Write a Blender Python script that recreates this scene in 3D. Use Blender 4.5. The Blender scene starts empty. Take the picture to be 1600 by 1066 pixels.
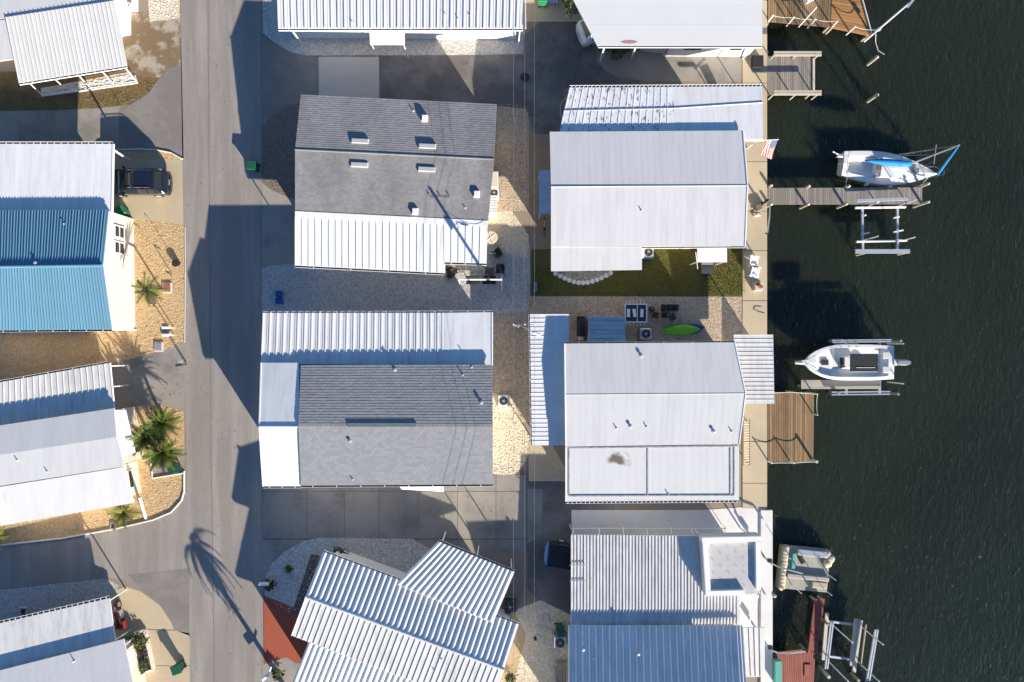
import bpy, bmesh, math, random
from mathutils import Vector, Matrix
random.seed(7)
V = Vector
R = math.radians
S, CX, CY = 20.0, 800.0, 533.0          # pixels per metre of ground in the survey picture, point under the camera
H = 24 / 36 * 1600 / S                  # flying height
SUN_EL = R(19.2); SX, SY = 0.54, -0.842 # the sun stands to the lower right

scene = bpy.context.scene
col = scene.collection
# ---------------------------------------------------------------- camera, sky, sun, exposure
cam_d = bpy.data.cameras.new('camera'); cam = bpy.data.objects.new('camera', cam_d); col.objects.link(cam)
cam.location = (0, 0, H); cam_d.lens = 24; cam_d.sensor_width = 36; cam_d.clip_end = 3000
scene.camera = cam
scene.render.resolution_x, scene.render.resolution_y = 1024, 682
world = bpy.data.worlds.new('World'); scene.world = world; world.use_nodes = True
wn = world.node_tree.nodes; wl = world.node_tree.links
sky = wn.new('ShaderNodeTexSky'); sky.sky_type = 'NISHITA'; sky.sun_disc = False
sky.sun_elevation = SUN_EL; sky.sun_rotation = math.atan2(SX, SY)
sky.air_density = 1.0; sky.dust_density = 0.0; sky.ozone_density = 6.0
wn['Background'].inputs[1].default_value = 0.085
wl.new(sky.outputs[0], wn['Background'].inputs[0])
sun_d = bpy.data.lights.new('sun', 'SUN'); sun_d.energy = 5.0; sun_d.angle = R(0.5); sun_d.color = (1.0, 0.90, 0.76)
sun = bpy.data.objects.new('sun', sun_d); col.objects.link(sun); sun.location = (60, -90, 60)
ce = math.cos(SUN_EL)
sun.rotation_euler = V((-SX * ce, -SY * ce, -math.sin(SUN_EL))).to_track_quat('-Z', 'Y').to_euler()
scene.view_settings.view_transform = 'Standard'; scene.view_settings.look = 'None'
scene.view_settings.exposure = 1.1; scene.view_settings.gamma = 1

# ---------------------------------------------------------------- helpers
def W(px, py, h=0.0):
    """survey pixel + height above ground -> place in metres"""
    f = 1 - h / H
    return V(((px - CX) / S * f, (CY - py) / S * f, h))

def on_plane(p, px, py):
    g = W(px, py); c = V((0, 0, H)); d = g - c
    n = (p[1] - p[0]).cross(p[3] - p[0])
    t = (p[0] - c).dot(n) / d.dot(n)
    return c + d * t

class MB:
    def __init__(s): s.v = []; s.f = []; s.m = []
    def add(s, vs, fs, mi=0):
        o = len(s.v); s.v += [tuple(x) for x in vs]; s.f += [tuple(i + o for i in f) for f in fs]; s.m += [mi] * len(fs)
        return s
    def box(s, c, sz, rz=0.0, mi=0, tilt=None):
        hx, hy, hz = sz[0] / 2, sz[1] / 2, sz[2] / 2
        M = Matrix.Rotation(rz, 3, 'Z')
        if tilt: M = M @ tilt
        vs = [V(c) + M @ V((x, y, z)) for z in (-hz, hz) for x, y in ((-hx, -hy), (hx, -hy), (hx, hy), (-hx, hy))]
        return s.add(vs, [(3, 2, 1, 0), (4, 5, 6, 7), (0, 1, 5, 4), (1, 2, 6, 5), (2, 3, 7, 6), (3, 0, 4, 7)], mi)
    def bbox(s, c, sz, b=0.03, rz=0.0, mi=0):
        """box with a chamfered top edge"""
        hx, hy, hz = sz[0] / 2, sz[1] / 2, sz[2] / 2
        M = Matrix.Rotation(rz, 3, 'Z'); vs = []
        for z, k in ((-hz, 0), (hz - b, 0), (hz, b)):
            vs += [V(c) + M @ V((x, y, z)) for x, y in ((-hx + k, -hy + k), (hx - k, -hy + k), (hx - k, hy - k), (-hx + k, hy - k))]
        fs = [(3, 2, 1, 0), (8, 9, 10, 11)]
        for l in (0, 4):
            for i in range(4): j = (i + 1) % 4; fs.append((l + i, l + j, l + j + 4, l + i + 4))
        return s.add(vs, fs, mi)
    def prism(s, poly, z0, z1, mi=0):
        n = len(poly)
        a = sum(poly[i][0] * poly[(i + 1) % n][1] - poly[(i + 1) % n][0] * poly[i][1] for i in range(n))
        if a < 0: poly = poly[::-1]
        vs = [(p[0], p[1], z0) for p in poly] + [(p[0], p[1], z1) for p in poly]
        fs = [tuple(range(n - 1, -1, -1)), tuple(range(n, 2 * n))] + [(i, (i + 1) % n, n + (i + 1) % n, n + i) for i in range(n)]
        return s.add(vs, fs, mi)
    def bar(s, a, b, r, n=6, r2=None, mi=0):
        a, b = V(a), V(b); d = b - a
        if d.length < 1e-6: return s
        q = d.to_track_quat('Z', 'Y'); r2 = r if r2 is None else r2
        vs = []
        for p, rr in ((a, r), (b, r2)):
            vs += [p + q @ V((rr * math.cos(6.28319 * i / n), rr * math.sin(6.28319 * i / n), 0)) for i in range(n)]
        fs = [(i, (i + 1) % n, n + (i + 1) % n, n + i) for i in range(n)] + [tuple(range(n - 1, -1, -1)), tuple(range(n, 2 * n))]
        return s.add(vs, fs, mi)
    def tube(s, pts, r, n=6, mi=0):
        for a, b in zip(pts, pts[1:]): s.bar(a, b, r, n, mi=mi)
        return s
    def lathe(s, prof, c=(0, 0, 0), n=14, mi=0):
        vs = [(c[0] + r * math.cos(6.28319 * i / n), c[1] + r * math.sin(6.28319 * i / n), c[2] + z) for r, z in prof for i in range(n)]
        fs = [(k * n + i, k * n + (i + 1) % n, (k + 1) * n + (i + 1) % n, (k + 1) * n + i) for k in range(len(prof) - 1) for i in range(n)]
        fs += [tuple(range(n - 1, -1, -1)), tuple((len(prof) - 1) * n + i for i in range(n))]
        return s.add(vs, fs, mi)
    def loft(s, rings, closed=False, caps=True, mi=0):
        n = len(rings[0]); vs = [p for r in rings for p in r]; fs = []
        for k in range(len(rings) - 1):
            for i in range(n if closed else n - 1):
                j = (i + 1) % n
                fs.append((k * n + i, k * n + j, (k + 1) * n + j, (k + 1) * n + i))
        if caps: fs += [tuple(range(n - 1, -1, -1)), tuple((len(rings) - 1) * n + i for i in range(n))]
        return s.add(vs, fs, mi)
    def slab(s, q, t, b=0.0, mi=0):
        """quad of four points thickened downward from -b to -t along its normal"""
        n = (q[1] - q[0]).cross(q[3] - q[0]).normalized()
        if n.z < 0: n = -n
        vs = [p - n * t for p in q] + [p - n * b for p in q]
        return s.add(vs, [(0, 1, 2, 3), (7, 6, 5, 4), (0, 4, 5, 1), (1, 5, 6, 2), (2, 6, 7, 3), (3, 7, 4, 0)], mi)
    def build(s, name, mat, parent=None, off=None, smooth=False, kind=None, fix=True):
        me = bpy.data.meshes.new(name)
        vs = s.v if off is None else [(x - off[0], y - off[1], z - off[2]) for x, y, z in s.v]
        me.from_pydata(vs, [], s.f)
        for m in (mat if isinstance(mat, (list, tuple)) else [mat]): me.materials.append(m)
        if any(s.m): me.polygons.foreach_set('material_index', s.m)
        if fix and len(s.f) < 20000:
            bm = bmesh.new(); bm.from_mesh(me); bmesh.ops.recalc_face_normals(bm, faces=bm.faces); bm.to_mesh(me); bm.free()
        if smooth: me.polygons.foreach_set('use_smooth', [True] * len(me.polygons))
        me.update()
        o = bpy.data.objects.new(name, me); col.objects.link(o)
        if parent: o.parent = parent
        if kind: o['kind'] = kind
        return o

def tag(o, label, cat, group=None):
    o['label'] = label; o['category'] = cat
    if group: o['group'] = group
    return o
def thing(name, label, cat, loc=(0, 0, 0), rz=0.0, group=None):
    o = bpy.data.objects.new(name, None); col.objects.link(o); o.empty_display_size = 0.2
    o.location = loc; o.rotation_euler = (0, 0, rz)
    return tag(o, label, cat, group)
def clone(root, loc, rz=None, label=None, parent=None):
    c = root.copy(); col.objects.link(c); c.parent = parent
    if loc is not None: c.location = loc
    if rz is not None: c.rotation_euler = (0, 0, rz)
    if label: c['label'] = label
    for ch in list(root.children): clone(ch, None, None, None, c)
    return c
def recur_clone_fix(): pass

# ---------------------------------------------------------------- materials
MATS = {}
def mat(name, c, rough=0.7, var=0.12, scale=3.0, fine=None, bump=0.0, bscale=40.0, metal=0.0, rnd=0.0, isl=0.0,
        c2=None, c2amt=0.5, c2scale=1.0, stretch=None, spec=0.4, coat=0.0, edge=(0.45, 0.65)):
    if name in MATS: return MATS[name]
    m = bpy.data.materials.new(name); m.use_nodes = True; MATS[name] = m
    nt = m.node_tree; N = nt.nodes.new; L = nt.links.new
    p = nt.nodes['Principled BSDF']
    p.inputs['Roughness'].default_value = rough; p.inputs['Metallic'].default_value = metal
    p.inputs['Specular IOR Level'].default_value = spec; p.inputs['Coat Weight'].default_value = coat
    g = N('ShaderNodeNewGeometry'); pos = g.outputs['Position']
    if stretch:
        mp = N('ShaderNodeMapping'); mp.inputs['Scale'].default_value = stretch; L(pos, mp.inputs[0]); pos = mp.outputs[0]
    def noise(sc, det=4, rgh=0.6):
        n = N('ShaderNodeTexNoise'); n.inputs['Scale'].default_value = sc; n.inputs['Detail'].default_value = det
        n.inputs['Roughness'].default_value = rgh; L(pos, n.inputs['Vector']); return n.outputs['Fac']
    def math_(op, a, b):
        k = N('ShaderNodeMath'); k.operation = op
        for i, x in enumerate((a, b)):
            if isinstance(x, (int, float)): k.inputs[i].default_value = x
            else: L(x, k.inputs[i])
        return k.outputs[0]
    val = math_('MULTIPLY_ADD', noise(scale), 2 * var); val.node.inputs[2].default_value = 1 - var
    if fine:
        f = math_('MULTIPLY_ADD', noise(fine[0], 2), 2 * fine[1]); f.node.inputs[2].default_value = 1 - fine[1]
        val = math_('MULTIPLY', val, f)
    if rnd:
        oi = N('ShaderNodeObjectInfo'); f = math_('MULTIPLY_ADD', oi.outputs['Random'], 2 * rnd); f.node.inputs[2].default_value = 1 - rnd
        val = math_('MULTIPLY', val, f)
    if isl:
        f = math_('MULTIPLY_ADD', g.outputs['Random Per Island'], 2 * isl); f.node.inputs[2].default_value = 1 - isl
        val = math_('MULTIPLY', val, f)
    base = N('ShaderNodeRGB'); base.outputs[0].default_value = (*c, 1); bc = base.outputs[0]
    if c2:
        mx = N('ShaderNodeMix'); mx.data_type = 'RGBA'
        rp = N('ShaderNodeMapRange'); rp.inputs[1].default_value, rp.inputs[2].default_value = edge; rp.inputs[4].default_value = c2amt
        L(noise(c2scale, 6, 0.65), rp.inputs[0]); L(rp.outputs[0], mx.inputs[0]); L(bc, mx.inputs[6]); mx.inputs[7].default_value = (*c2, 1)
        bc = mx.outputs[2]
    vm = N('ShaderNodeVectorMath'); vm.operation = 'SCALE'; L(bc, vm.inputs[0]); L(val, vm.inputs['Scale'])
    L(vm.outputs[0], p.inputs['Base Color'])
    if bump:
        b = N('ShaderNodeBump'); b.inputs['Strength'].default_value = bump; b.inputs['Distance'].default_value = 0.02
        L(noise(bscale, 3), b.inputs['Height']); L(b.outputs[0], p.inputs['Normal'])
    return m

def crack(m, scale, width=0.012, dark=0.55, warp=0.6):
    """thin irregular cracks on a paved surface"""
    nt = m.node_tree; N = nt.nodes.new; L = nt.links.new; p = nt.nodes['Principled BSDF']
    src = p.inputs['Base Color'].links[0].from_socket
    g = N('ShaderNodeNewGeometry'); nz = N('ShaderNodeTexNoise'); nz.inputs['Scale'].default_value = 0.9; nz.inputs['Detail'].default_value = 5
    L(g.outputs['Position'], nz.inputs['Vector'])
    sc = N('ShaderNodeVectorMath'); sc.operation = 'SCALE'; sc.inputs['Scale'].default_value = warp * 3; L(nz.outputs['Color'], sc.inputs[0])
    ad = N('ShaderNodeVectorMath'); L(g.outputs['Position'], ad.inputs[0]); L(sc.outputs[0], ad.inputs[1])
    vo = N('ShaderNodeTexVoronoi'); vo.feature = 'DISTANCE_TO_EDGE'; vo.inputs['Scale'].default_value = scale; L(ad.outputs[0], vo.inputs['Vector'])
    mr = N('ShaderNodeMapRange'); mr.inputs[1].default_value = 0; mr.inputs[2].default_value = width; mr.inputs[3].default_value = dark; mr.inputs[4].default_value = 1
    L(vo.outputs['Distance'], mr.inputs[0])
    vm = N('ShaderNodeVectorMath'); vm.operation = 'SCALE'; L(src, vm.inputs[0]); L(mr.outputs[0], vm.inputs['Scale'])
    L(vm.outputs[0], p.inputs['Base Color'])
    return m

def pebble(name, c, c2, scale=9.0):
    """loose stone bed: coloured cells with relief"""
    m = mat(name, c, 0.85, 0.15, 0.6, fine=(30, 0.2))
    nt = m.node_tree; N = nt.nodes.new; L = nt.links.new; p = nt.nodes['Principled BSDF']
    src = p.inputs['Base Color'].links[0].from_socket
    g = N('ShaderNodeNewGeometry'); vo = N('ShaderNodeTexVoronoi'); vo.inputs['Scale'].default_value = scale; L(g.outputs['Position'], vo.inputs['Vector'])
    sp = N('ShaderNodeSeparateColor'); L(vo.outputs['Color'], sp.inputs[0])
    mx = N('ShaderNodeMix'); mx.data_type = 'RGBA'; L(sp.outputs[0], mx.inputs[0]); L(src, mx.inputs[6]); mx.inputs[7].default_value = (*c2, 1)
    L(mx.outputs[2], p.inputs['Base Color'])
    b = N('ShaderNodeBump'); b.inputs['Strength'].default_value = 0.6; b.inputs['Distance'].default_value = 0.04; b.invert = True
    L(vo.outputs['Distance'], b.inputs['Height']); L(b.outputs[0], p.inputs['Normal'])
    return m

ASPH = crack(mat('asphalt_old', (0.255, 0.23, 0.205), 0.9, 0.12, 0.35, fine=(14, 0.17), bump=0.3, bscale=60, c2=(0.335, 0.305, 0.272), c2scale=0.55, c2amt=0.9, stretch=(1.6, 0.12, 1)), 0.12, 0.004, 0.9)
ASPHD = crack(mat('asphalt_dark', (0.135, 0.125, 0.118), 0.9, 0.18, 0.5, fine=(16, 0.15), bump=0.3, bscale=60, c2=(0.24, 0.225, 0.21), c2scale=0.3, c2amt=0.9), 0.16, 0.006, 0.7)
ASPHP = crack(mat('asphalt_patch', (0.20, 0.185, 0.168), 0.9, 0.12, 0.5, fine=(16, 0.14), bump=0.3, bscale=60, c2=(0.27, 0.25, 0.225), c2scale=0.4, c2amt=0.8), 0.14, 0.005, 0.82)
CONC = mat('concrete_warm', (0.50, 0.41, 0.275), 0.85, 0.08, 0.8, fine=(12, 0.06), bump=0.15, c2=(0.42, 0.355, 0.255), c2scale=0.5, c2amt=0.6, rnd=0.04)
CONCG = mat('concrete_grey', (0.30, 0.275, 0.24), 0.85, 0.10, 0.8, fine=(12, 0.08), bump=0.15, c2=(0.17, 0.16, 0.145), c2scale=0.4, c2amt=0.85, rnd=0.06)
CONCL = mat('concrete_light', (0.50, 0.47, 0.42), 0.85, 0.08, 0.8, fine=(12, 0.06), bump=0.1)
CONCW = mat('concrete_white', (0.68, 0.67, 0.65), 0.8, 0.05, 0.8, fine=(12, 0.04), c2=(0.56, 0.55, 0.53), c2scale=0.5)
STAIN = mat('concrete_stained', (0.40, 0.345, 0.27), 0.85, 0.10, 0.8, fine=(12, 0.08), c2=(0.19, 0.125, 0.065), c2scale=0.33, c2amt=0.92, edge=(0.46, 0.52))
REDC = mat('concrete_red', (0.34, 0.083, 0.042), 0.85, 0.08, 0.8, fine=(14, 0.08))
KERB = mat('kerb_paint', (0.62, 0.60, 0.55), 0.8, 0.12, 2.0)
JOINT = mat('joint_dark', (0.16, 0.145, 0.13), 0.95, 0.2)
SOIL = mat('soil', (0.27, 0.22, 0.165), 0.95, 0.2, 0.5, fine=(15, 0.2))
G_TAN = pebble('gravel_tan', (0.42, 0.285, 0.135), (0.56, 0.41, 0.235))
G_GREY = pebble('gravel_grey', (0.35, 0.335, 0.315), (0.55, 0.53, 0.50))
G_BROWN = pebble('gravel_brown', (0.34, 0.265, 0.19), (0.54, 0.435, 0.32))
G_SHELL = pebble('gravel_shell', (0.55, 0.45, 0.30), (0.72, 0.64, 0.50))
G_DARK = pebble('gravel_dark', (0.15, 0.12, 0.10), (0.24, 0.19, 0.155))
ST_TAN = mat('stone_tan', (0.56, 0.41, 0.23), 0.85, 0.1, 5, isl=0.4)
ST_GREY = mat('stone_grey', (0.46, 0.45, 0.43), 0.85, 0.1, 5, isl=0.45)
ST_BROWN = mat('stone_brown', (0.48, 0.38, 0.28), 0.85, 0.1, 5, isl=0.45)
ST_SHELL = mat('stone_shell', (0.68, 0.60, 0.46), 0.85, 0.1, 5, isl=0.35)
ST_DARK = mat('stone_dark', (0.20, 0.155, 0.125), 0.85, 0.1, 5, isl=0.45)
ST_WHITE = mat('stone_white', (0.66, 0.64, 0.60), 0.85, 0.1, 5, isl=0.35)
LAWN = mat('lawn_soil', (0.11, 0.105, 0.03), 0.95, 0.25, 1.5, fine=(14, 0.3), c2=(0.14, 0.10, 0.05), c2scale=0.6)
DRYG = mat('dry_grass_soil', (0.19, 0.125, 0.055), 0.95, 0.3, 1.2, fine=(12, 0.35), c2=(0.08, 0.085, 0.03), c2scale=0.7)
GRASS = mat('grass_blade', (0.17, 0.18, 0.022), 0.8, 0.2, 1.0, isl=0.4, c2=(0.17, 0.115, 0.05), c2scale=0.35, c2amt=0.8)
GRASSD = mat('grass_dry', (0.18, 0.145, 0.065), 0.85, 0.25, 1.0, isl=0.4, c2=(0.09, 0.095, 0.03), c2scale=0.8)
WHITE = mat('white_paint', (0.78, 0.78, 0.77), 0.5, 0.04, 2.0)
WMET = mat('white_metal_roof', (0.71, 0.71, 0.71), 0.45, 0.05, 0.7, fine=(6, 0.03), rnd=0.035, c2=(0.56, 0.55, 0.53), c2scale=0.9, c2amt=0.55, stretch=(2.6, 0.35, 1))
WMETW = mat('weathered_metal_roof', (0.64, 0.63, 0.61), 0.55, 0.10, 0.7, fine=(5, 0.07), rnd=0.05, c2=(0.42, 0.40, 0.37), c2scale=1.2, c2amt=0.5, stretch=(2.5, 0.5, 1))
WDIRT = mat('dirty_metal_roof', (0.72, 0.72, 0.72), 0.55, 0.08, 0.7, rnd=0.05, c2=(0.13, 0.11, 0.08), c2scale=2.2, c2amt=0.85, stretch=(1.9, 0.8, 1), edge=(0.56, 0.62))
WSMO = mat('white_coated_roof', (0.58, 0.575, 0.57), 0.6, 0.04, 0.5, fine=(4, 0.03), rnd=0.012, c2=(0.50, 0.50, 0.495), c2scale=0.7, c2amt=0.6, stretch=(2.2, 0.35, 1))
WSMOX = mat('white_coated_roof_cross', (0.66, 0.65, 0.64), 0.6, 0.05, 0.5, fine=(4, 0.03), rnd=0.018)
BLUE = mat('blue_metal_roof', (0.125, 0.27, 0.37), 0.45, 0.06, 0.7, rnd=0.03, spec=0.5)
CREAM = mat('cream_stucco', (0.74, 0.66, 0.55), 0.8, 0.03, 1.0, bump=0.1)
WALLW = mat('white_siding', (0.72, 0.71, 0.68), 0.7, 0.04, 1.0)
WALLB = mat('beige_siding', (0.55, 0.50, 0.42), 0.75, 0.05, 1.0)
SH1 = mat('shingle_grey', (0.27, 0.262, 0.26), 0.9, 0.10, 0.6, fine=(20, 0.08), isl=0.09, c2=(0.185, 0.18, 0.178), c2scale=0.28, c2amt=0.75, stretch=(1.3, 0.5, 1))
SH2 = mat('shingle_light', (0.275, 0.28, 0.285), 0.9, 0.06, 0.6, fine=(20, 0.08), isl=0.08, c2=(0.235, 0.24, 0.245), c2scale=0.3, stretch=(1.3, 0.5, 1))
DECKM = mat('roof_deck', (0.30, 0.30, 0.30), 0.8)
DARK = mat('dark_metal', (0.035, 0.037, 0.042), 0.5, 0.1)
BLACK = mat('black_fabric', (0.022, 0.022, 0.025), 0.8, 0.15)
GALV = mat('galvanised', (0.50, 0.52, 0.54), 0.35, 0.08, 4.0, metal=0.6)
ALU = mat('aluminium', (0.62, 0.64, 0.67), 0.35, 0.06, 4.0, metal=0.5)
GLASS = mat('dark_glass', (0.02, 0.025, 0.03), 0.08, 0.05, spec=0.6)
WOODG = mat('wood_grey', (0.27, 0.235, 0.20), 0.85, 0.15, 3, fine=(20, 0.12), rnd=0.22)
WOODB = mat('wood_brown', (0.255, 0.165, 0.082), 0.8, 0.2, 3, fine=(20, 0.15), rnd=0.32, c2=(0.17, 0.115, 0.065), c2scale=1.1, stretch=(1, 0.4, 1))
WOODO = mat('wood_orange', (0.36, 0.185, 0.065), 0.8, 0.15, 3, fine=(20, 0.12), rnd=0.18)
WOODR = mat('wood_red', (0.30, 0.085, 0.06), 0.75, 0.15, 3, fine=(20, 0.12), rnd=0.15, c2=(0.20, 0.06, 0.045), c2scale=1.0)
WOODP = mat('wood_pale', (0.52, 0.46, 0.37), 0.85, 0.12, 3, rnd=0.12)
PILE = mat('piling_wood', (0.34, 0.31, 0.22), 0.9, 0.2, 4)
RAFT = mat('raft_board', (0.36, 0.335, 0.29), 0.85, 0.15, 1.2, rnd=0.08, c2=(0.33, 0.31, 0.27), c2scale=1.2)
SAND = mat('sandbag', (0.46, 0.41, 0.29), 0.9, 0.15, 3, rnd=0.1)
GRN = mat('green_plastic', (0.012, 0.085, 0.05), 0.45, 0.1, rnd=0.1)
GRNL = mat('green_plastic_bright', (0.02, 0.22, 0.09), 0.45, 0.1)
BLUP = mat('blue_plastic', (0.015, 0.07, 0.30), 0.45, 0.08)
NAVY = mat('navy_plastic', (0.02, 0.035, 0.11), 0.45, 0.08)
KGRN = mat('kayak_green', (0.13, 0.50, 0.02), 0.35, 0.05)
KBLU = mat('kayak_blue', (0.035, 0.04, 0.22), 0.4, 0.05)
SAILB = mat('sail_cover_blue', (0.01, 0.21, 0.50), 0.7, 0.08)
GEL = mat('gelcoat', (0.74, 0.73, 0.70), 0.3, 0.03, 1.0, coat=0.2)
GELC = mat('gelcoat_cream', (0.60, 0.58, 0.50), 0.45, 0.05, 1.0)
CARB = mat('car_black', (0.010, 0.014, 0.024), 0.12, 0.03, coat=0.8)
CARW = mat('car_white', (0.70, 0.69, 0.67), 0.3, 0.02, coat=0.6)
CARG = mat('car_trim', (0.03, 0.03, 0.032), 0.6)
TYRE = mat('tyre', (0.02, 0.02, 0.02), 0.9)
CHROME = mat('chrome', (0.65, 0.66, 0.68), 0.15, 0.02, metal=1.0)
REDP = mat('red_paint', (0.30, 0.022, 0.015), 0.35, 0.05, coat=0.4)
REDL = mat('red_lens', (0.10, 0.008, 0.008), 0.2)
LEAF = mat('palm_leaf', (0.15, 0.17, 0.025), 0.6, 0.2, 1.5, rnd=0.3, c2=(0.20, 0.19, 0.04), c2scale=2.0, c2amt=0.6)
LEAFB = mat('dry_frond', (0.22, 0.15, 0.07), 0.8, 0.2, 2, rnd=0.3)
LEAFD = mat('sago_leaf', (0.12, 0.165, 0.022), 0.55, 0.2, 1.5, rnd=0.35, c2=(0.13, 0.13, 0.035), c2scale=2.0, c2amt=0.6)
SHRUB = mat('shrub_leaf', (0.065, 0.09, 0.02), 0.6, 0.25, 2, isl=0.5, c2=(0.13, 0.12, 0.03), c2scale=2.5)
SHRUBB = mat('shrub_leaf_dark', (0.07, 0.045, 0.03), 0.7, 0.25, 2, isl=0.5)
TRUNK = mat('trunk_bark', (0.17, 0.13, 0.09), 0.95, 0.25, 5)
POLEW = mat('pole_wood', (0.17, 0.13, 0.10), 0.9, 0.2, 5)
ROPE = mat('rope_white', (0.62, 0.60, 0.55), 0.9)
WIRE = mat('wire_grey', (0.20, 0.20, 0.20), 0.6)
FLR = mat('flag_red', (0.36, 0.015, 0.03), 0.8, 0.03)
FLB = mat('flag_blue', (0.03, 0.055, 0.20), 0.8, 0.03)
FLW = mat('flag_white', (0.50, 0.49, 0.48), 0.8, 0.02)
CERA = mat('terracotta', (0.30, 0.10, 0.06), 0.8, 0.1)
PLAST = mat('white_plastic', (0.80, 0.80, 0.79), 0.4, 0.02)
TARP = mat('blue_grey_metal', (0.36, 0.46, 0.56), 0.5, 0.12, 1.5, c2=(0.20, 0.26, 0.33), c2scale=1.3, stretch=(0.5, 3, 1), rnd=0.05)
TEAL = mat('teal_fabric', (0.10, 0.36, 0.29), 0.8, 0.05)

# water
WATER = bpy.data.materials.new('canal_water'); WATER.use_nodes = True
nt = WATER.node_tree; N = nt.nodes.new; L = nt.links.new; p = nt.nodes['Principled BSDF']
p.inputs['Roughness'].default_value = 0.06; p.inputs['IOR'].default_value = 1.33
p.inputs['Subsurface Weight'].default_value = 1.0; p.inputs['Subsurface Radius'].default_value = (1.2, 1.6, 1.2); p.inputs['Subsurface Scale'].default_value = 3.0
g = N('ShaderNodeNewGeometry')
n0 = N('ShaderNodeTexNoise'); n0.inputs['Scale'].default_value = 0.05; n0.inputs['Detail'].default_value = 3; L(g.outputs['Position'], n0.inputs['Vector'])
cr = N('ShaderNodeValToRGB'); L(n0.outputs['Fac'], cr.inputs[0])
cr.color_ramp.elements[0].position = 0.35; cr.color_ramp.elements[0].color = (0.0160, 0.0195, 0.0115, 1)
cr.color_ramp.elements[1].position = 0.68; cr.color_ramp.elements[1].color = (0.0220, 0.0300, 0.0165, 1)
L(cr.outputs[0], p.inputs['Base Color'])
mp = N('ShaderNodeMapping'); mp.inputs['Rotation'].default_value = (0, 0, R(-28)); mp.inputs['Scale'].default_value = (1.0, 0.42, 1); L(g.outputs['Position'], mp.inputs[0])
na = N('ShaderNodeTexNoise'); na.inputs['Scale'].default_value = 3.2; na.inputs['Detail'].default_value = 5; na.inputs['Roughness'].default_value = 0.62; L(mp.outputs[0], na.inputs['Vector'])
nb = N('ShaderNodeTexNoise'); nb.inputs['Scale'].default_value = 0.5; nb.inputs['Detail'].default_value = 2; L(mp.outputs[0], nb.inputs['Vector'])
ba = N('ShaderNodeBump'); ba.inputs['Strength'].default_value = 1.0; ba.inputs['Distance'].default_value = 0.12; L(na.outputs['Fac'], ba.inputs['Height'])
bb = N('ShaderNodeBump'); bb.inputs['Strength'].default_value = 0.6; bb.inputs['Distance'].default_value = 0.1; L(nb.outputs['Fac'], bb.inputs['Height']); L(ba.outputs[0], bb.inputs['Normal'])
nc = N('ShaderNodeTexNoise'); nc.inputs['Scale'].default_value = 4.5; nc.inputs['Detail'].default_value = 1.5; L(mp.outputs[0], nc.inputs['Vector'])
mrc = N('ShaderNodeMapRange'); mrc.inputs[1].default_value = 0.62; mrc.inputs[2].default_value = 0.8; L(nc.outputs['Fac'], mrc.inputs[0])
bc_ = N('ShaderNodeBump'); bc_.inputs['Strength'].default_value = 1.0; bc_.inputs['Distance'].default_value = 0.045; L(mrc.outputs[0], bc_.inputs['Height']); L(bb.outputs[0], bc_.inputs['Normal'])
L(bc_.outputs[0], p.inputs['Normal'])
# ================================================================ the setting
WZ = -1.1                                # water level below the seawall
def sheet(name, poly, z, m, kind='structure', parent=None):
    b = MB(); pts = [W(*q) for q in poly]
    b.add([(q.x, q.y, z) for q in pts], [tuple(range(len(pts)))])
    o = b.build(name, m, parent, fix=False)
    me = o.data; bm = bmesh.new(); bm.from_mesh(me); bmesh.ops.triangulate(bm, faces=bm.faces)
    bm.normal_update()
    for f in bm.faces:
        if f.normal.z < 0: f.normal_flip()
    bm.to_mesh(me); bm.free()
    if kind and not parent: o['kind'] = kind
    return o
def inside(p, poly):
    x, y = p; r = False; n = len(poly)
    for i in range(n):
        x1, y1 = poly[i][:2]; x2, y2 = poly[(i + 1) % n][:2]
        if (y1 > y) != (y2 > y) and x < (x2 - x1) * (y - y1) / (y2 - y1) + x1: r = not r
    return r
def area_pts(poly, dens):
    xs = [q[0] for q in poly]; ys = [q[1] for q in poly]
    n = int((max(xs) - min(xs)) * (max(ys) - min(ys)) / S / S * dens)
    for _ in range(n):
        p = (random.uniform(min(xs), max(xs)), random.uniform(min(ys), max(ys)))
        if -40 < p[0] < 1640 and -40 < p[1] < 1106 and inside(p, poly): yield p
def stones(name, poly, m, dens=26, r0=0.03, r1=0.075, z=0.0):
    b = MB(); F = [(0, 1, 4), (1, 2, 4), (2, 3, 4), (3, 0, 4)]
    for q in area_pts(poly, dens):
        c = W(*q); r = random.uniform(r0, r1); a = random.uniform(0, 6.28); e = random.uniform(0.6, 1)
        vs = [(c.x + r * math.cos(a + k * 1.571) * (1 if k % 2 else e), c.y + r * math.sin(a + k * 1.571) * (1 if k % 2 else e), z - 0.005) for k in range(4)]
        vs.append((c.x + random.uniform(-.3, .3) * r, c.y + random.uniform(-.3, .3) * r, z + r * random.uniform(0.5, 0.9)))
        b.add(vs, F)
    return b.build(name, m, fix=False, kind='stuff')
def blades(name, poly, m, dens=150, h0=0.03, h1=0.09, z=0.0):
    b = MB()
    for q in area_pts(poly, dens):
        c = W(*q); a = random.uniform(0, 6.28); h = random.uniform(h0, h1); w = 0.018
        dx, dy = math.cos(a), math.sin(a); l = random.uniform(0.02, 0.09)
        b.add([(c.x - dy * w, c.y + dx * w, z), (c.x + dy * w, c.y - dx * w, z), (c.x + dx * l, c.y + dy * l, z + h)], [(0, 1, 2)])
    return b.build(name, m, fix=False, kind='stuff')
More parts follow.
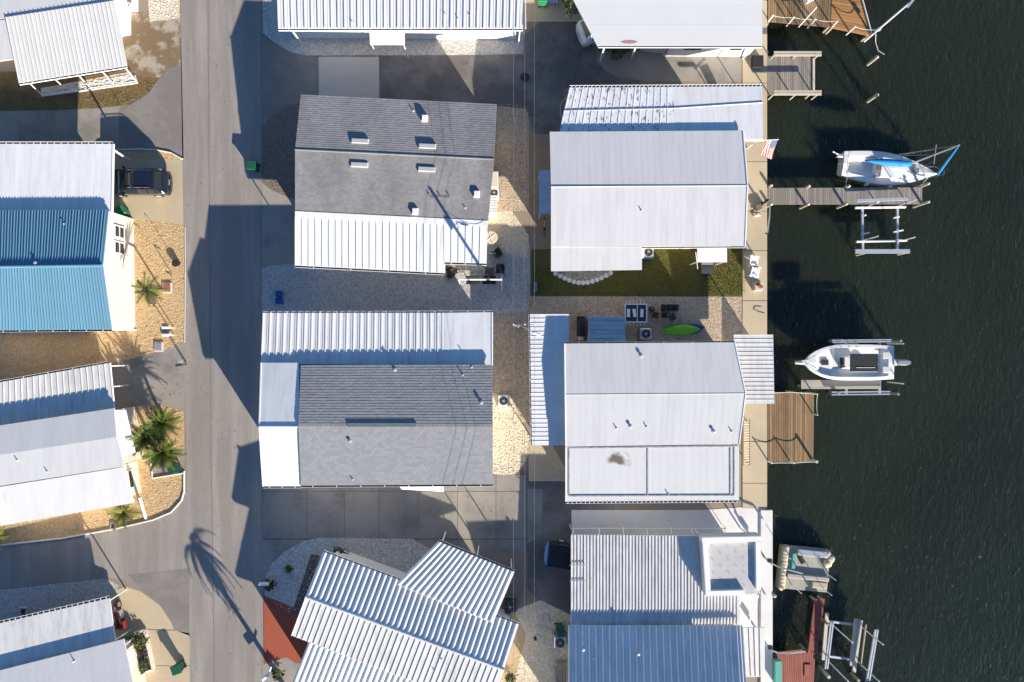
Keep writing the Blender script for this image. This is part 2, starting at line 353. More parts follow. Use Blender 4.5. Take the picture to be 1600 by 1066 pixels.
def kerb(name, pts, m=None, w=0.16, h=0.12):
    b = MB(); ps = [W(*q) for q in pts]
    for i, (p, q) in enumerate(zip(ps, ps[1:])):
        d = q - p; c = (p + q) / 2
        b.bbox((c.x, c.y, h / 2 - 0.02), (d.length + 0.02, w, h + 0.04 + 0.003 * (i % 2)), 0.03, math.atan2(d.y, d.x))
    return b.build(name, m or KERB, kind='structure')

EDGE = 1197
land = MB(); e0 = W(EDGE - 4, 0).x
land.add([(-900, -700, 0), (e0, -700, 0), (e0, 700, 0), (-900, 700, 0)], [(0, 1, 2, 3)]); land.build('ground', SOIL, kind='structure', fix=False)
wat = MB(); wat.box(((e0 - 3 + 900) / 2, 0, WZ - 10), (903 - e0, 1400, 20)); wat.build('water', WATER, kind='structure')

Z1, Z2, Z3, Z4 = 0.004, 0.008, 0.012, 0.016
road = [(281, -60), (408, -60), (408, 300), (409, 700), (412, 1130), (298, 1130), (296, 990), (296, 900), (293, 800), (289, 640), (288, 400), (285, 250), (283, 100)]
sheet('road', road, Z3, ASPH)
sheet('road_seam', [(324, -60), (325.5, -60), (330.5, 700), (337, 1130), (335.2, 1130), (329, 700)], Z4, mat('road_seam', (0.20, 0.18, 0.165), 0.9, 0.2))
sheet('side_street', [(-80, 862), (0, 852), (100, 841), (180, 826), (240, 812), (268, 800), (284, 782), (288, 768), (296, 770), (300, 995), (272, 984), (268, 972), (250, 945), (215, 918), (190, 905), (165, 903), (0, 921), (-80, 930)], Z2, ASPH)
sheet('street_patch', [(200, 898), (296, 888), (298, 990), (272, 984), (268, 972), (250, 945), (222, 923)], Z2 + 0.002, ASPHP)
# plots on the left of the road
sheet('grass_plot', [(-60, 112), (60, 112), (205, 112), (250, 120), (232, 146), (205, 163), (160, 170), (100, 173), (-60, 176)], Z1, DRYG)
blades('dry_grass', [(-40, 116), (62, 152), (214, 132), (250, 121), (232, 146), (205, 163), (160, 169), (100, 171), (-40, 175)], GRASSD, 170, 0.03, 0.12, Z1)
sheet('concrete_drive', [(-60, 175), (100, 172), (160, 169), (188, 165), (190, 235), (150, 236), (-60, 236)], Z2, CONCG)
sheet('asphalt_apron', [(186, 172), (205, 163), (232, 146), (250, 121), (262, 108), (284, 100), (287, 250), (262, 238), (235, 234), (186, 236)], Z3, ASPHP)
sheet('stained_pad', [(180, 20), (228, 20), (233, 33), (282, 28), (284, 100), (262, 108), (250, 122), (205, 118)], Z3, STAIN)
sheet('shell_bed', [(228, -40), (281, -40), (281, 29), (234, 34)], Z4, G_SHELL)
stones('shell_stones', [(228, -40), (281, -40), (281, 29), (234, 34)], ST_WHITE, 30, 0.04, 0.09, Z4)
sheet('rock_bed', [(64, 138), (205, 112), (214, 129), (66, 151)], Z4, G_SHELL)
stones('white_rocks', [(64, 139), (208, 117), (214, 129), (66, 150)], ST_WHITE, 90, 0.05, 0.11, Z4)
kerb('kerb', [(66, 151), (140, 141), (215, 130), (211, 118)], w=0.09)
sheet('concrete_drive', [(120, 232), (180, 235), (250, 236), (278, 241), (287, 248), (289, 353), (250, 345), (150, 343)], Z2, CONC)
sheet('gravel_strip', [(180, 236), (250, 236.5), (276, 241), (282, 249), (240, 250), (184, 249)], Z4, G_TAN)
stones('strip_stones', [(184, 237), (250, 238), (274, 242), (280, 248), (240, 249), (186, 248)], ST_TAN, 35, 0.03, 0.07, Z4)
kerb('kerb', [(178, 235), (215, 233.5), (245, 234.5), (268, 239), (286, 249)], w=0.1)
gl1 = [(207, 342), (250, 345), (288, 353), (289, 420), (288, 540), (262, 546), (175, 570), (-60, 606), (-60, 505), (212, 512)]
sheet('gravel_yard', gl1, Z1, G_TAN); stones('yard_stones', gl1, ST_TAN, 24, 0.03, 0.07, Z1)
kerb('kerb', [(289, 355), (289.5, 420), (288.5, 535)], CONCL, w=0.08, h=0.04)
sheet('concrete_drive', [(160, 573), (175, 569), (262, 545), (290, 534), (290, 643), (240, 631), (178, 641)], Z2, CONCG)
gl2 = [(170, 642), (240, 631), (288, 643), (288, 768), (284, 782), (268, 800), (240, 812), (180, 826), (100, 841), (-60, 860), (-60, 800), (160, 780)]
sheet('gravel_yard', gl2, Z1, G_TAN); stones('yard_stones', gl2, ST_TAN, 24, 0.03, 0.07, Z1)
kerb('kerb', [(288, 736), (288, 768), (284, 782), (268, 800), (240, 812), (180, 826), (100, 841), (0, 852), (-40, 857)], w=0.11)
sheet('bin_pad', [(234, 705), (288, 700), (288, 739), (239, 746)], Z2, CONCG)
kerb('kerb', [(234, 708), (239, 747), (287, 739)], w=0.1)
gl3 = [(-60, 931), (0, 922), (165, 904), (185, 914), (178, 935), (-60, 990)]
sheet('grey_gravel_strip', gl3, Z1, G_GREY); stones('strip_stones', gl3, ST_GREY, 26, 0.03, 0.07, Z1)
sheet('concrete_drive', [(150, 940), (182, 921), (198, 917), (220, 924), (250, 946), (267, 972), (272, 984), (228, 983), (150, 1010)], Z2, CONC)
sheet('concrete_drive', [(226, 984), (272, 985), (298, 990), (298, 1130), (200, 1130), (206, 1050), (245, 1046)], Z2, CONC)
sheet('slab_joint', [(231, 1040), (297, 1040), (297, 1041), (231, 1041)], Z3, JOINT)
sheet('slab_joint', [(226, 983.4), (272, 984.4), (272, 985.4), (226, 984.4)], Z3, JOINT)
# middle plots
sheet('shell_gravel_bed', [(409, -50), (820, -50), (820, 84), (700, 87), (480, 87), (455, 82), (430, 68), (411, 52)], Z1, G_GREY)
stones('bed_stones', [(409, -10), (434, -10), (440, 55), (810, 60), (810, 84), (700, 86), (480, 86), (455, 81), (430, 67), (411, 51)], ST_WHITE, 26, 0.03, 0.07, Z1)
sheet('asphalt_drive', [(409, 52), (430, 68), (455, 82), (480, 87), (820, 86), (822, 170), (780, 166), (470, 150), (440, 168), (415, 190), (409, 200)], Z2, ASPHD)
sheet('asphalt_apron', [(409, 54), (430, 69), (455, 83), (480, 88), (498, 90), (496, 148), (470, 150), (440, 168), (415, 190), (409, 198)], Z3, ASPHP)
sheet('concrete_slab', [(498, 89), (592, 89), (593, 158), (498, 152)], Z3, CONCL)
gm1 = [(409, 200), (425, 182), (447, 166), (475, 160), (475, 312), (462, 312), (425, 298), (409, 285)]
sheet('dark_gravel_bed', gm1, Z1, G_DARK); stones('bed_stones', gm1, ST_DARK, 30, 0.03, 0.07, Z1)
sheet('concrete_walk', [(409, 285), (425, 298), (462, 312), (490, 320), (490, 420), (452, 412), (409, 418)], Z2, CONCG)
gm2 = [(409, 418), (452, 412), (700, 400), (828, 380), (828, 600), (770, 600), (700, 500), (409, 500)]
sheet('grey_gravel_bed', gm2, Z1, G_GREY)
stones('bed_stones', [(409, 418), (452, 413), (690, 425), (690, 400), (826, 382), (826, 500), (409, 490)], ST_GREY, 26, 0.03, 0.075, Z1)
sheet('shell_patch', [(760, 330), (800, 330), (826, 368), (826, 405), (790, 395), (745, 410), (745, 460), (760, 475), (780, 420)][0:6] + [(760, 400)], Z2, G_SHELL)
stones('patch_stones', [(762, 335), (800, 330), (826, 368), (826, 404), (790, 394), (762, 400)], ST_SHELL, 30, 0.03, 0.06, Z2)
gm3 = [(760, 160), (826, 164), (827, 330), (760, 330)]
sheet('brown_gravel_path', gm3, Z1, G_BROWN); stones('path_stones', [(772, 163), (826, 164), (827, 330), (774, 330)], ST_TAN, 24, 0.03, 0.07, Z1)
gm4 = [(765, 490), (828, 490), (829, 660), (765, 660)]
sheet('brown_gravel_path', gm4, Z2, G_BROWN); stones('path_stones', gm4, ST_BROWN, 24, 0.03, 0.07, Z2)
gm5 = [(760, 615), (800, 622), (812, 655), (826, 680), (827, 705), (818, 728), (800, 745), (765, 740)]
sheet('shell_patch', gm5, Z3, G_SHELL); stones('patch_stones', gm5, ST_SHELL, 34, 0.04, 0.09, Z3)
# concrete drive of separate slabs between two houses
drv = sheet('slab_drive', [(409, 745), (826, 735), (826, 862), (690, 862), (500, 842), (409, 900)], Z1, JOINT)
def slab_row(parent, xs, ys, m, z=Z2, skew=0.0):
    for i in range(len(xs) - 1):
        for j in range(len(ys) - 1):
            b = MB(); g = 0.35
            q = [W(xs[i] + g, ys[j] + g), W(xs[i + 1] - g, ys[j] + g), W(xs[i + 1] - g, ys[j + 1] - g), W(xs[i] + g, ys[j + 1] - g)]
            b.prism([(p.x, p.y) for p in q], 0.001, 0.022); b.build('slab', m, parent)
slab_row(drv, [410, 480, 538, 592, 653, 715, 775, 823], [742, 768, 842], CONCG)
slab_row(drv, [653, 715, 775, 823], [843, 864], CONCG)
slab_row(drv, [410, 480, 538], [843, 905], CONCG)
fan = [(414, 905), (425, 880), (445, 862), (475, 845), (500, 840), (645, 842), (672, 858), (690, 870), (640, 905), (500, 870), (470, 960), (460, 962), (414, 934)]
sheet('grey_gravel_bed', fan, 0.026, G_GREY); stones('bed_stones', fan, ST_WHITE, 26, 0.03, 0.07, 0.026)
sheet('edging_strip', [(486, 866), (500, 868), (470, 962), (456, 958)], 0.034, mat('brown_mulch', (0.14, 0.10, 0.085), 0.95, 0.2, 2))
sheet('red_pad', [(412, 930), (440, 941), (470, 955), (500, 960), (500, 1030), (462, 1036), (448, 1027), (425, 1034), (413, 1038)], 0.030, REDC)
sheet('concrete_apron', [(409, 1037), (425, 1034), (448, 1027), (462, 1036), (500, 1036), (500, 1120), (409, 1120)], Z2, CONCG)
# alley and right plots
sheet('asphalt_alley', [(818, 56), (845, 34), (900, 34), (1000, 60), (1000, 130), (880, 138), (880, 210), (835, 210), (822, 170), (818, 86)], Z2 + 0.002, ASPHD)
sheet('concrete_pad', [(815, -50), (900, -50), (915, 34), (815, 34)], Z3, CONC)
sheet('patio', [(932, 80), (1200, 80), (1200, 128), (1010, 127), (968, 122), (945, 110), (932, 96)], Z4, CONCG)
sheet('dirt_path', [(826, 200), (870, 200), (870, 395), (828, 395)], Z2, mat('packed_dirt', (0.30, 0.235, 0.165), 0.95, 0.2, 0.7, fine=(14, 0.15)))
lawn = [(830, 390), (1166, 380), (1166, 463), (830, 463)]
sheet('lawn', lawn, Z3, LAWN); blades('lawn_grass', [(832, 418), (1004, 418), (1004, 385), (1165, 385), (1165, 462), (832, 462)], GRASS, 520, 0.03, 0.11, Z3)
gb = [(826, 463), (1166, 463), (1166, 560), (826, 560)]
sheet('tan_gravel_bed', gb, Z3, G_BROWN); stones('bed_stones', [(828, 464), (1165, 464), (1165, 532), (828, 532)], ST_TAN, 24, 0.03, 0.07, Z3)
sheet('timber_edging', [(830, 461.6), (1166, 462.4), (1166, 463.8), (830, 463)], Z4, mat('edging_wood', (0.12, 0.09, 0.07), 0.9))
pch = sheet('scalloped_patio', [(862, 415), (956, 415), (954, 432), (930, 440), (905, 444), (885, 438), (870, 428)], 0.02, mat('patio_white', (0.55, 0.53, 0.48), 0.9, 0.15, 2, fine=(12, 0.15)))
for t in range(13):
    k = t / 12; x = 868 + 86 * k; y = 428 + 15 * math.sin(k * 3.14) - 1 * k
    c = W(x, y); b = MB(); b.lathe([(0.19, -0.01), (0.19, 0.08), (0.15, 0.11)], (c.x, c.y, 0), 8); b.build('edging_stone', ST_WHITE, pch)
sheet('concrete_pad', [(826, 690), (860, 690), (895, 752), (826, 752)], Z3, CONC)
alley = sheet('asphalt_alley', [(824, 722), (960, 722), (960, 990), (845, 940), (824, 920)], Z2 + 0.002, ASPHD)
sheet('concrete_pad', [(824, 764), (848, 764), (846, 835), (824, 850)], Z3, CONCG)
sheet('white_patio', [(893, 797), (1100, 797), (1195, 790), (1195, 980), (1100, 980), (1100, 850), (893, 850)], Z4, CONCW)
gs = [(800, 960), (812, 950), (845, 938), (900, 965), (900, 1120), (770, 1120)]
sheet('shell_gravel_bed', gs, Z3, G_SHELL); stones('bed_stones', gs, ST_SHELL, 26, 0.03, 0.07, Z3)
sheet('sandy_patch', [(800, 952), (822, 990), (806, 1060), (760, 1120), (740, 1120)], Z4, mat('sand', (0.46, 0.34, 0.19), 0.95, 0.15, 1.0, fine=(12, 0.1)))
# loose stones and leaves strayed off the beds
stones('loose_gravel', [(289, 352), (300, 352), (302, 770), (289, 770)], ST_TAN, 3.0, 0.02, 0.045, Z3)
stones('loose_gravel', [(398, 410), (410, 410), (410, 500), (398, 500)], ST_GREY, 4.0, 0.02, 0.045, Z3)
stones('loose_gravel', [(410, 835), (690, 850), (690, 862), (410, 900)], ST_WHITE, 2.0, 0.02, 0.05, 0.024)
stones('loose_gravel', [(200, 255), (285, 255), (285, 350), (205, 345)], ST_TAN, 0.8, 0.02, 0.04, Z2)
LITTER = mat('leaf_litter', (0.16, 0.10, 0.05), 0.9, 0.2, 3, isl=0.6)
def litter(poly, dens, z):
    b = MB()
    for q in area_pts(poly, dens):
        c = W(*q); a = random.uniform(0, 6.28); s = random.uniform(0.03, 0.08); u = V((math.cos(a), math.sin(a), random.uniform(-.1, .3))) * s; w = V((-math.sin(a), math.cos(a), 0.1)) * s * 0.45; c = V((c.x, c.y, z + 0.02))
        b.add([c - u, c + w, c + u, c - w], [(0, 1, 2, 3)])
    return b.build('leaf_litter', LITTER, fix=False, kind='stuff')
litter([(285, -20), (408, -20), (412, 1080), (297, 1080)], 0.35, Z3); litter([(410, 745), (825, 745), (825, 862), (410, 862)], 0.5, 0.022); litter([(830, 392), (1165, 392), (1165, 462), (830, 462)], 3.0, 0.03)
litter([(210, 345), (288, 355), (288, 800), (210, 800)], 1.2, Z2); litter([(822, 60), (880, 60), (880, 205), (822, 205)], 0.8, Z3); litter([(826, 722), (890, 722), (890, 960), (826, 930)], 0.8, Z3); litter([(410, 415), (826, 415), (826, 490), (410, 490)], 0.9, Z2)
# seawall and quay
def quay():
    b = MB(); x0, x1 = W(1160, 0).x, W(EDGE, 0).x; ya, yb = W(0, 1180).y, W(0, -120).y
    t = tag(bpy.data.objects.new('seawall', None), 'long tan concrete seawall with walkway along the dark canal', 'seawall'); col.objects.link(t)
    t.location = (x1, 0, WZ - 1)
    o = (x1, 0, WZ - 1)
    MB().box(((x1 - 0.25 + x1) / 2, (ya + yb) / 2, (WZ - 1) / 2), (0.25, yb - ya, 1 - WZ)).build('wall_face', CONCG, t, o)
    ys = [-120, -20, 130, 253, 330, 392, 470, 545, 610, 690, 755, 795]
    for i in range(len(ys) - 1):
        q = [(x0, W(0, ys[i] + .5).y), (x1 + 0.06, W(0, ys[i] + .5).y), (x1 + 0.06, W(0, ys[i + 1] - .5).y), (x0, W(0, ys[i + 1] - .5).y)]
        MB().prism(q, 0.004, 0.05 + 0.003 * (i % 2)).build('slab', CONC, t, o)
    xa, xb = W(1188, 0).x, W(1206, 0).x
    MB().prism([(xa, W(0, 797).y), (xb, W(0, 797).y), (xb, ya), (xa, ya)], -0.2, 0.16).build('white_cap', CONCW, t, o)
quay()
# ================================================================ houses
PAN = [(0, 0), (0, .055), (.11, .055), (.11, 0), (1, 0)]
PANL = [(0, 0), (0, .026), (.12, .026), (.12, 0), (1, 0)]
GSHADE = mat('gutter_shade_tone', (0.055, 0.05, 0.045), 0.9, 0.3, 4)  # near-black colour paints in the shade inside the open gutters
PAN2 = [(0, 0), (0.02, .06), (.10, .06), (.12, 0), (.5, 0), (.52, .05), (.58, .05), (.60, 0), (1, 0)]
CORR = [(0, 0), (.10, .045), (.24, .085), (.42, .10), (.60, .085), (.74, .045), (.84, 0), (1, 0)]
FLAT = [(0, 0), (0, .0035), (.04, .0035), (.04, 0), (1, 0)]
def G(px, py, z): p = W(px, py); return V((p.x, p.y, z))
def lerp(a, b, t): return a + (b - a) * t
def nrm(q):
    n = (q[1] - q[0]).cross(q[3] - q[0]).normalized()
    return n if n.z > 0 else -n
def panels(roof, q, n, prof, m, off, name='panel', t=0.03):
    """n roof sheets side by side from edge q0-q1 down to edge q3-q2"""
    nn = nrm(q); k = len(prof)
    for i in range(n):
        a, c = i / n, (i + 1) / n - 0.002 / 1
        c = (i + 0.998) / n
        rows = []
        for e0, e1 in ((q[0], q[1]), (q[3], q[2])):
            P0, P1 = lerp(e0, e1, a), lerp(e0, e1, c)
            rows.append([lerp(P0, P1, u) + nn * z for u, z in prof] + [P1 - nn * t, P0 - nn * t])
        b = MB(); b.loft(rows, closed=True, caps=True); b.build(name, m, roof, off)
def slope(house, q, n, prof, m, off, deckm=None, name='roof'):
    r = MB().slab(q, 0.11, 0.035).build(name, deckm or WHITE, house, off)
    if n: panels(r, q, n, prof, m, off)
    return r
def shingles(house, q, rows, cols, m, off):
    r = MB().slab(q, 0.14, 0.012).build('roof', DECKM, house, off)
    nn = nrm(q); b = MB()
    for j in range(rows):
        t0, t1 = j / rows, (j + 1.08) / rows
        t1 = min(t1, 1.0)
        la, lb = lerp(q[0], q[3], t0), lerp(q[1], q[2], t0); lc, ld = lerp(q[0], q[3], t1), lerp(q[1], q[2], t1)
        o = (j % 2) * 0.5 + random.uniform(-.08, .08)
        for i in range(-1, cols + 1):
            u0, u1 = max(0, (i + o) / cols), min(1, (i + o + 0.975) / cols)
            if u1 - u0 < 0.15 / cols: continue
            h0, h1 = -0.006, 0.009 + random.uniform(-.003, .004)
            P = [lerp(la, lb, u0) + nn * h0, lerp(la, lb, u1) + nn * h0, lerp(lc, ld, u1) + nn * h1, lerp(lc, ld, u0) + nn * h1]
            D = [p - nn * 0.03 for p in P]
            b.add(P + D, [(0, 1, 2, 3), (2, 6, 7, 3), (1, 5, 6, 2), (0, 3, 7, 4)])
    b.build('shingle_courses', m, r, off, kind='stuff', fix=False)
    return r
def gutter(house, a, b, off, w=0.13, straps=0, m=None, nm='gutter'):
    """open box gutter along an eave from a to b, hung outside, with cross straps"""
    a, b = V(a), V(b); d = (b - a).normalized(); s = d.cross(V((0, 0, 1))).normalized()
    g = MB(); L_ = (b - a).length; rz = math.atan2(d.y, d.x); c = (a + b) / 2
    tl = Matrix.Rotation(-math.asin(max(-1, min(1, d.z))), 3, 'Y')
    g.box(c + s * (w + 0.0) - V((0, 0, 0.05)), (L_, 0.018, 0.12), rz, tilt=tl)
    o = g.build(nm, m or WHITE, house, off)
    MB().box(c + s * (w / 2) - V((0, 0, 0.085)), (L_, w - 0.004, 0.03), rz, tilt=tl).build('gutter_bed', GSHADE, o, off)
    for i in range(straps):
        p = lerp(a, b, (i + 0.5) / straps) + s * (w / 2)
        MB().box(p + V((0, 0, 0.01)), (0.05, w, 0.012), rz).build('strap', m or WHITE, o, off)
    return o
def body(house, foot, tops, off, m, name='wall', ridge=None):
    """walls: foot = four xy points, tops = eave heights; ridge = two points above edges 3-0 and 1-2"""
    b = MB(); vs = [(p[0], p[1], 0) for p in foot] + [(p[0], p[1], t) for p, t in zip(foot, tops)]
    fs = [(0, 1, 5, 4), (2, 3, 7, 6)]
    if ridge:
        vs += [tuple(ridge[0]), tuple(ridge[1])]
        fs += [(3, 0, 4, 8, 7), (1, 2, 6, 9, 5), (4, 5, 9, 8), (8, 9, 6, 7)]
    else: fs += [(3, 0, 4, 7), (1, 2, 6, 5), (4, 5, 6, 7)]
    fs.append((3, 2, 1, 0))
    return b.add(vs, fs).build(name, m, house, off)
def window(wall, c, along, w, h, off, depth=0.06, name='window'):
    """framed sash window at c on a wall whose outward side is to the right of `along`"""
    al = V((along[0], along[1], 0)).normalized(); out = al.cross(V((0, 0, 1))); rz = math.atan2(al.y, al.x); c = V(c) + out * depth * 0.5
    f = MB(); t = 0.07
    for dx, dz, sw, sh in ((0, h / 2, w + t, t), (0, -h / 2, w + t, t), (-w / 2, 0, t, h - t), (w / 2, 0, t, h - t), (0, 0, w - t, t * 0.7)):
        f.box(c + al * dx + V((0, 0, dz)), (sw, depth, sh), rz)
    o = f.build(name, WHITE, wall, off)
    g = MB(); g.box(c - out * 0.018, (w - 0.02, 0.015, h - 0.02), rz); g.build('pane', GLASS, o, off)
    return o
def door(wall, c, along, off, w=0.9, h=2.0, m=None):
    al = V((along[0], along[1], 0)).normalized(); out = al.cross(V((0, 0, 1))); rz = math.atan2(al.y, al.x); c = V(c) + out * 0.03
    o = MB().box(c, (w, 0.06, h), rz).build('door', m or WHITE, wall, off)
    MB().box(c + al * (w * 0.38) + out * 0.06, (0.05, 0.06, 0.12), rz).build('handle', CHROME, o, off)
def post(house, a, b, off, r=0.05, m=None):
    return MB().bar(a, b, r, 6).build('post', m or WHITE, house, off)
def vent(house, q, px, py, off, kind='pipe', rz=0.0):
    p = on_plane(q, px, py)
    if kind == 'pipe':
        o = MB().lathe([(0.10, -0.02), (0.09, 0.02), (0.04, 0.03), (0.04, 0.16), (0.03, 0.17)], p, 8).build('vent_pipe', ALU, house, off)
    elif kind == 'cap':
        o = MB().lathe([(0.15, -0.02), (0.14, 0.03), (0.075, 0.04), (0.075, 0.12), (0.12, 0.13), (0.11, 0.18), (0.03, 0.2)], p, 10).build('vent_cap', ALU, house, off)
    elif kind == 'box':
        o = MB().bbox(p + V((0, 0, 0.12)), (0.42, 0.46, 0.34), 0.05, rz).build('vent_box', WHITE, house, off)
    elif kind == 'long':
        o = MB().bbox(p + V((0, 0, 0.07)), (1.25, 0.36, 0.20), 0.05, rz).build('roof_vent', mat('vent_cover', (0.42, 0.415, 0.40), 0.6), house, off)
    return o
def inset(q, o):
    """pull a quad's corners in by o metres (xy)"""
    c = sum((V((p.x, p.y, 0)) for p in q), V()) / 4; r = []
    n = len(q)
    for i in range(n):
        p = V((q[i].x, q[i].y, 0)); a = (V((q[i - 1].x, q[i - 1].y, 0)) - p).normalized(); b = (V((q[(i + 1) % n].x, q[(i + 1) % n].y, 0)) - p).normalized()
        r.append(p + (a + b) * o)
    return r
def gable_body(house, N, Rg, Sq, off, m, o=0.35, drop=0.16):
    """N, Rg, Sq = (left, right) points of the north eave, ridge and south eave"""
    f = inset([N[0], N[1], Sq[1], Sq[0]], o)
    rl = lerp(Rg[0], Rg[1], o / (Rg[1] - Rg[0]).length); rr = lerp(Rg[1], Rg[0], o / (Rg[1] - Rg[0]).length)
    return body(house, f, [N[0].z - drop, N[1].z - drop, Sq[1].z - drop, Sq[0].z - drop], off, m, ridge=(rl - V((0, 0, drop)), rr - V((0, 0, drop)))), f
def house(name, label, cx, cy, cat='house'):
    t = thing(name, label, cat, W(cx, cy)); return t, tuple(t.location)

WMETL = mat('pale_metal_roof', (0.60, 0.595, 0.58), 0.5, 0.06, 0.7, rnd=0.04)
# ---- corner house with tilted white panel porch
h, o = house('mobile_home', 'white house beside dry grass with tilted ribbed porch roof on slim posts', 60, 60)
q = [W(-40, 38, 2.6), W(12, 30, 2.6), W(24, 92, 2.45), W(-40, 101, 2.45)]
slope(h, [W(-60, -60, 2.62), W(178, -60, 2.62), W(178, 0, 2.6), W(-60, 40, 2.6)], 22, FLAT, WSMO, o)
slope(h, q, 5, FLAT, WSMO, o)
b_ = MB().prism([tuple(W(-60, 96))[:2], tuple(W(50, 82))[:2], tuple(W(205, 55))[:2], tuple(W(205, -60))[:2], tuple(W(-60, -60))[:2]], 0, 2.2).build('wall', WALLW, h, o)
q = [W(9, 27, 2.72), W(178, 1, 2.72), W(198, 103, 2.35), W(30, 130, 2.35)]
slope(h, q, 26, PAN, WMETL, o)
gutter(h, q[3], q[2], o, straps=12)
for (a, c) in (((44, 128), (66, 149)), ((84, 122), (102, 139)), ((121, 116), (139, 135)), ((158, 110), (177, 131)), ((194, 104), (213, 127))):
    post(h, W(*a, 2.3), W(*c, 0.02), o, 0.045)
MB().tube([W(66, 149, 0.5), W(213, 127, 0.5)], 0.03).build('rail', WHITE, h, o)
MB().prism([tuple(W(x, y))[:2] for x, y in ((186, -30), (216, -30), (216, 18), (186, 20))], 0, 0.45).build('planter_wall', WALLW, h, o)

# ---- blue roofed house
h, o = house('mobile_home', 'cream house with blue metal roof and white carport next to parked SUV', 90, 415)
qc = [W(-60, 225, 3.05), W(176, 225, 3.05), W(174, 334, 3.05), W(-60, 334, 3.05)]
slope(h, qc, 22, FLAT, WMET, o)
gutter(h, qc[1], qc[0], o, straps=22, w=0.16)
MB().box((qc[1] + qc[2]) / 2 + V((0.04, 0, -0.05)), (0.06, (qc[1] - qc[2]).length, 0.2), -0.02).build('fascia', WHITE, h, o)
for a, c in (((180, 236), (203, 251)),): post(h, W(*a, 2.95), W(*c, 0), o, 0.08)
for x in (10, 95): post(h, W(x, 229, 2.9), V((W(x, 229, 2.9).x, W(x, 229, 2.9).y, 0)), o, 0.07)
Nn = (W(-60, 329, 3.45), W(169, 328, 3.45)); Rr = (W(-60, 418, 4.25), W(160, 415, 4.25)); Ss = (W(-60, 517, 3.3), W(174, 515, 3.3))
wl_, f = gable_body(h, Nn, Rr, Ss, o, CREAM, o=0.06, drop=0.14)
qn = [Nn[0], Nn[1], Rr[1], Rr[0]]; qs = [Rr[0], Rr[1], Ss[1], Ss[0]]
slope(h, qn, 25, PAN2, BLUE, o, BLUE); slope(h, qs, 25, PAN2, BLUE, o, BLUE)
MB().bar(Rr[0] + V((0, 0, .07)), Rr[1] + V((0, 0, .07)), 0.09, 6).build('ridge_cap', BLUE, h, o)
gutter(h, Ss[0], Ss[1], o, straps=9)
vent(h, qn, 101, 350, o); vent(h, qn, 57, 411, o, 'cap')
for py in (369, 393):
    yy = W(210, py).y
    window(wl_, V((f[1].x + 0.0 + (f[2].x - f[1].x) * 0.25, yy, 2.05)), (0, 1), 0.85, 1.25, o, 0.08)
MB().box(V((f[2].x - 3.9, f[2].y - 0.03, 0.12)), (8, 0.1, 0.24)).build('base_trim', WHITE, h, o)

# ---- white house with stepped white roof
h, o = house('mobile_home', 'white house with stepped plain roof and grey ribbed carport by three sago palms', 95, 690)
qc = [W(-60, 608, 2.4), W(172, 567, 2.4), W(179, 640, 2.45), W(-60, 677, 2.45)]
slope(h, qc, 25, PAN, WMETW, o); gutter(h, qc[1], qc[0], o, straps=6)
MB().bar(qc[1], qc[2], 0.07, 6).build('edge_beam', WHITE, h, o)
post(h, W(176, 604, 2.35), W(201, 602, 0.0), o, 0.05); post(h, W(172, 572, 2.35), W(199, 571, 0), o, 0.05)
Nn = (W(-60, 674, 3.05), W(178, 638, 3.05)); Rr = (W(-60, 720, 3.25), W(182, 683, 3.25)); Ss = (W(-60, 769, 3.1), W(194, 729, 3.1))
wl_, f = gable_body(h, Nn, Rr, Ss, o, CREAM, 0.15)
slope(h, [Nn[0], Nn[1], Rr[1], Rr[0]], 14, FLAT, WSMO, o); q = [Rr[0], Rr[1], Ss[1], Ss[0]]; slope(h, q, 14, FLAT, WSMO, o)
vent(h, q, 27, 719, o); vent(h, q, 74, 737, o)
q2 = [W(8, 760, 3.03), W(195, 730, 3.03), W(209, 786, 2.55), W(24, 818, 2.55)]
slope(h, q2, 11, FLAT, WSMO, o)
slope(h, [W(-60, 772, 2.95), W(8, 760, 2.95), W(24, 818, 2.5), W(-60, 832, 2.5)], 4, FLAT, WMETW, o)
body(h, [W(20, 752), W(214, 720), W(221, 769), W(40, 800)], [2.55, 2.55, 2.4, 2.4], o, CREAM, 'side_wall')
window(h, G(217.3, 744, 1.5), W(221, 769) * -1 + W(214, 720), 1.3, 1.1, o, 0.08)
slope(h, [W(178, 641, 2.9), W(197, 641, 2.35), W(212, 707, 2.35), W(191, 713, 2.9)], 6, FLAT, WHITE, o)
body(h, [W(180, 648), W(205, 645), W(216, 704), W(190, 712)], [2.2] * 4, o, WALLW, 'porch_wall')
post(h, W(218, 777, 2.4), W(228, 810, 0.0), o, 0.1)

# ---- corner house in the lower left
h, o = house('mobile_home', 'white house with weathered grey streaked carport roof above dark red motorcycle', 80, 1020)
qc = [W(-60, 988, 2.35), W(171, 935, 2.35), W(180, 1002, 2.45), W(-60, 1062, 2.45)]
slope(h, qc, 25, FLAT, WMETW, o); gutter(h, qc[1], qc[0], o, straps=26, w=0.17)
Nn = (W(-60, 1063, 2.8), W(193, 999, 2.8)); Rr = (W(-60, 1122, 3.0), W(207, 1066, 3.0)); Ss = (W(-60, 1190, 2.8), W(220, 1130, 2.8))
wl_, f = gable_body(h, Nn, Rr, Ss, o, CREAM, 0.75)
q = [Nn[0], Nn[1], Rr[1], Rr[0]]; slope(h, q, 14, FLAT, WSMO, o); slope(h, [Rr[0], Rr[1], Ss[1], Ss[0]], 14, FLAT, WSMO, o)
vent(h, q, 116, 1033, o)
post(h, W(172, 938, 2.3), W(197, 921, 0), o, 0.06); post(h, W(180, 1000, 2.3), W(204, 985, 0), o, 0.06)
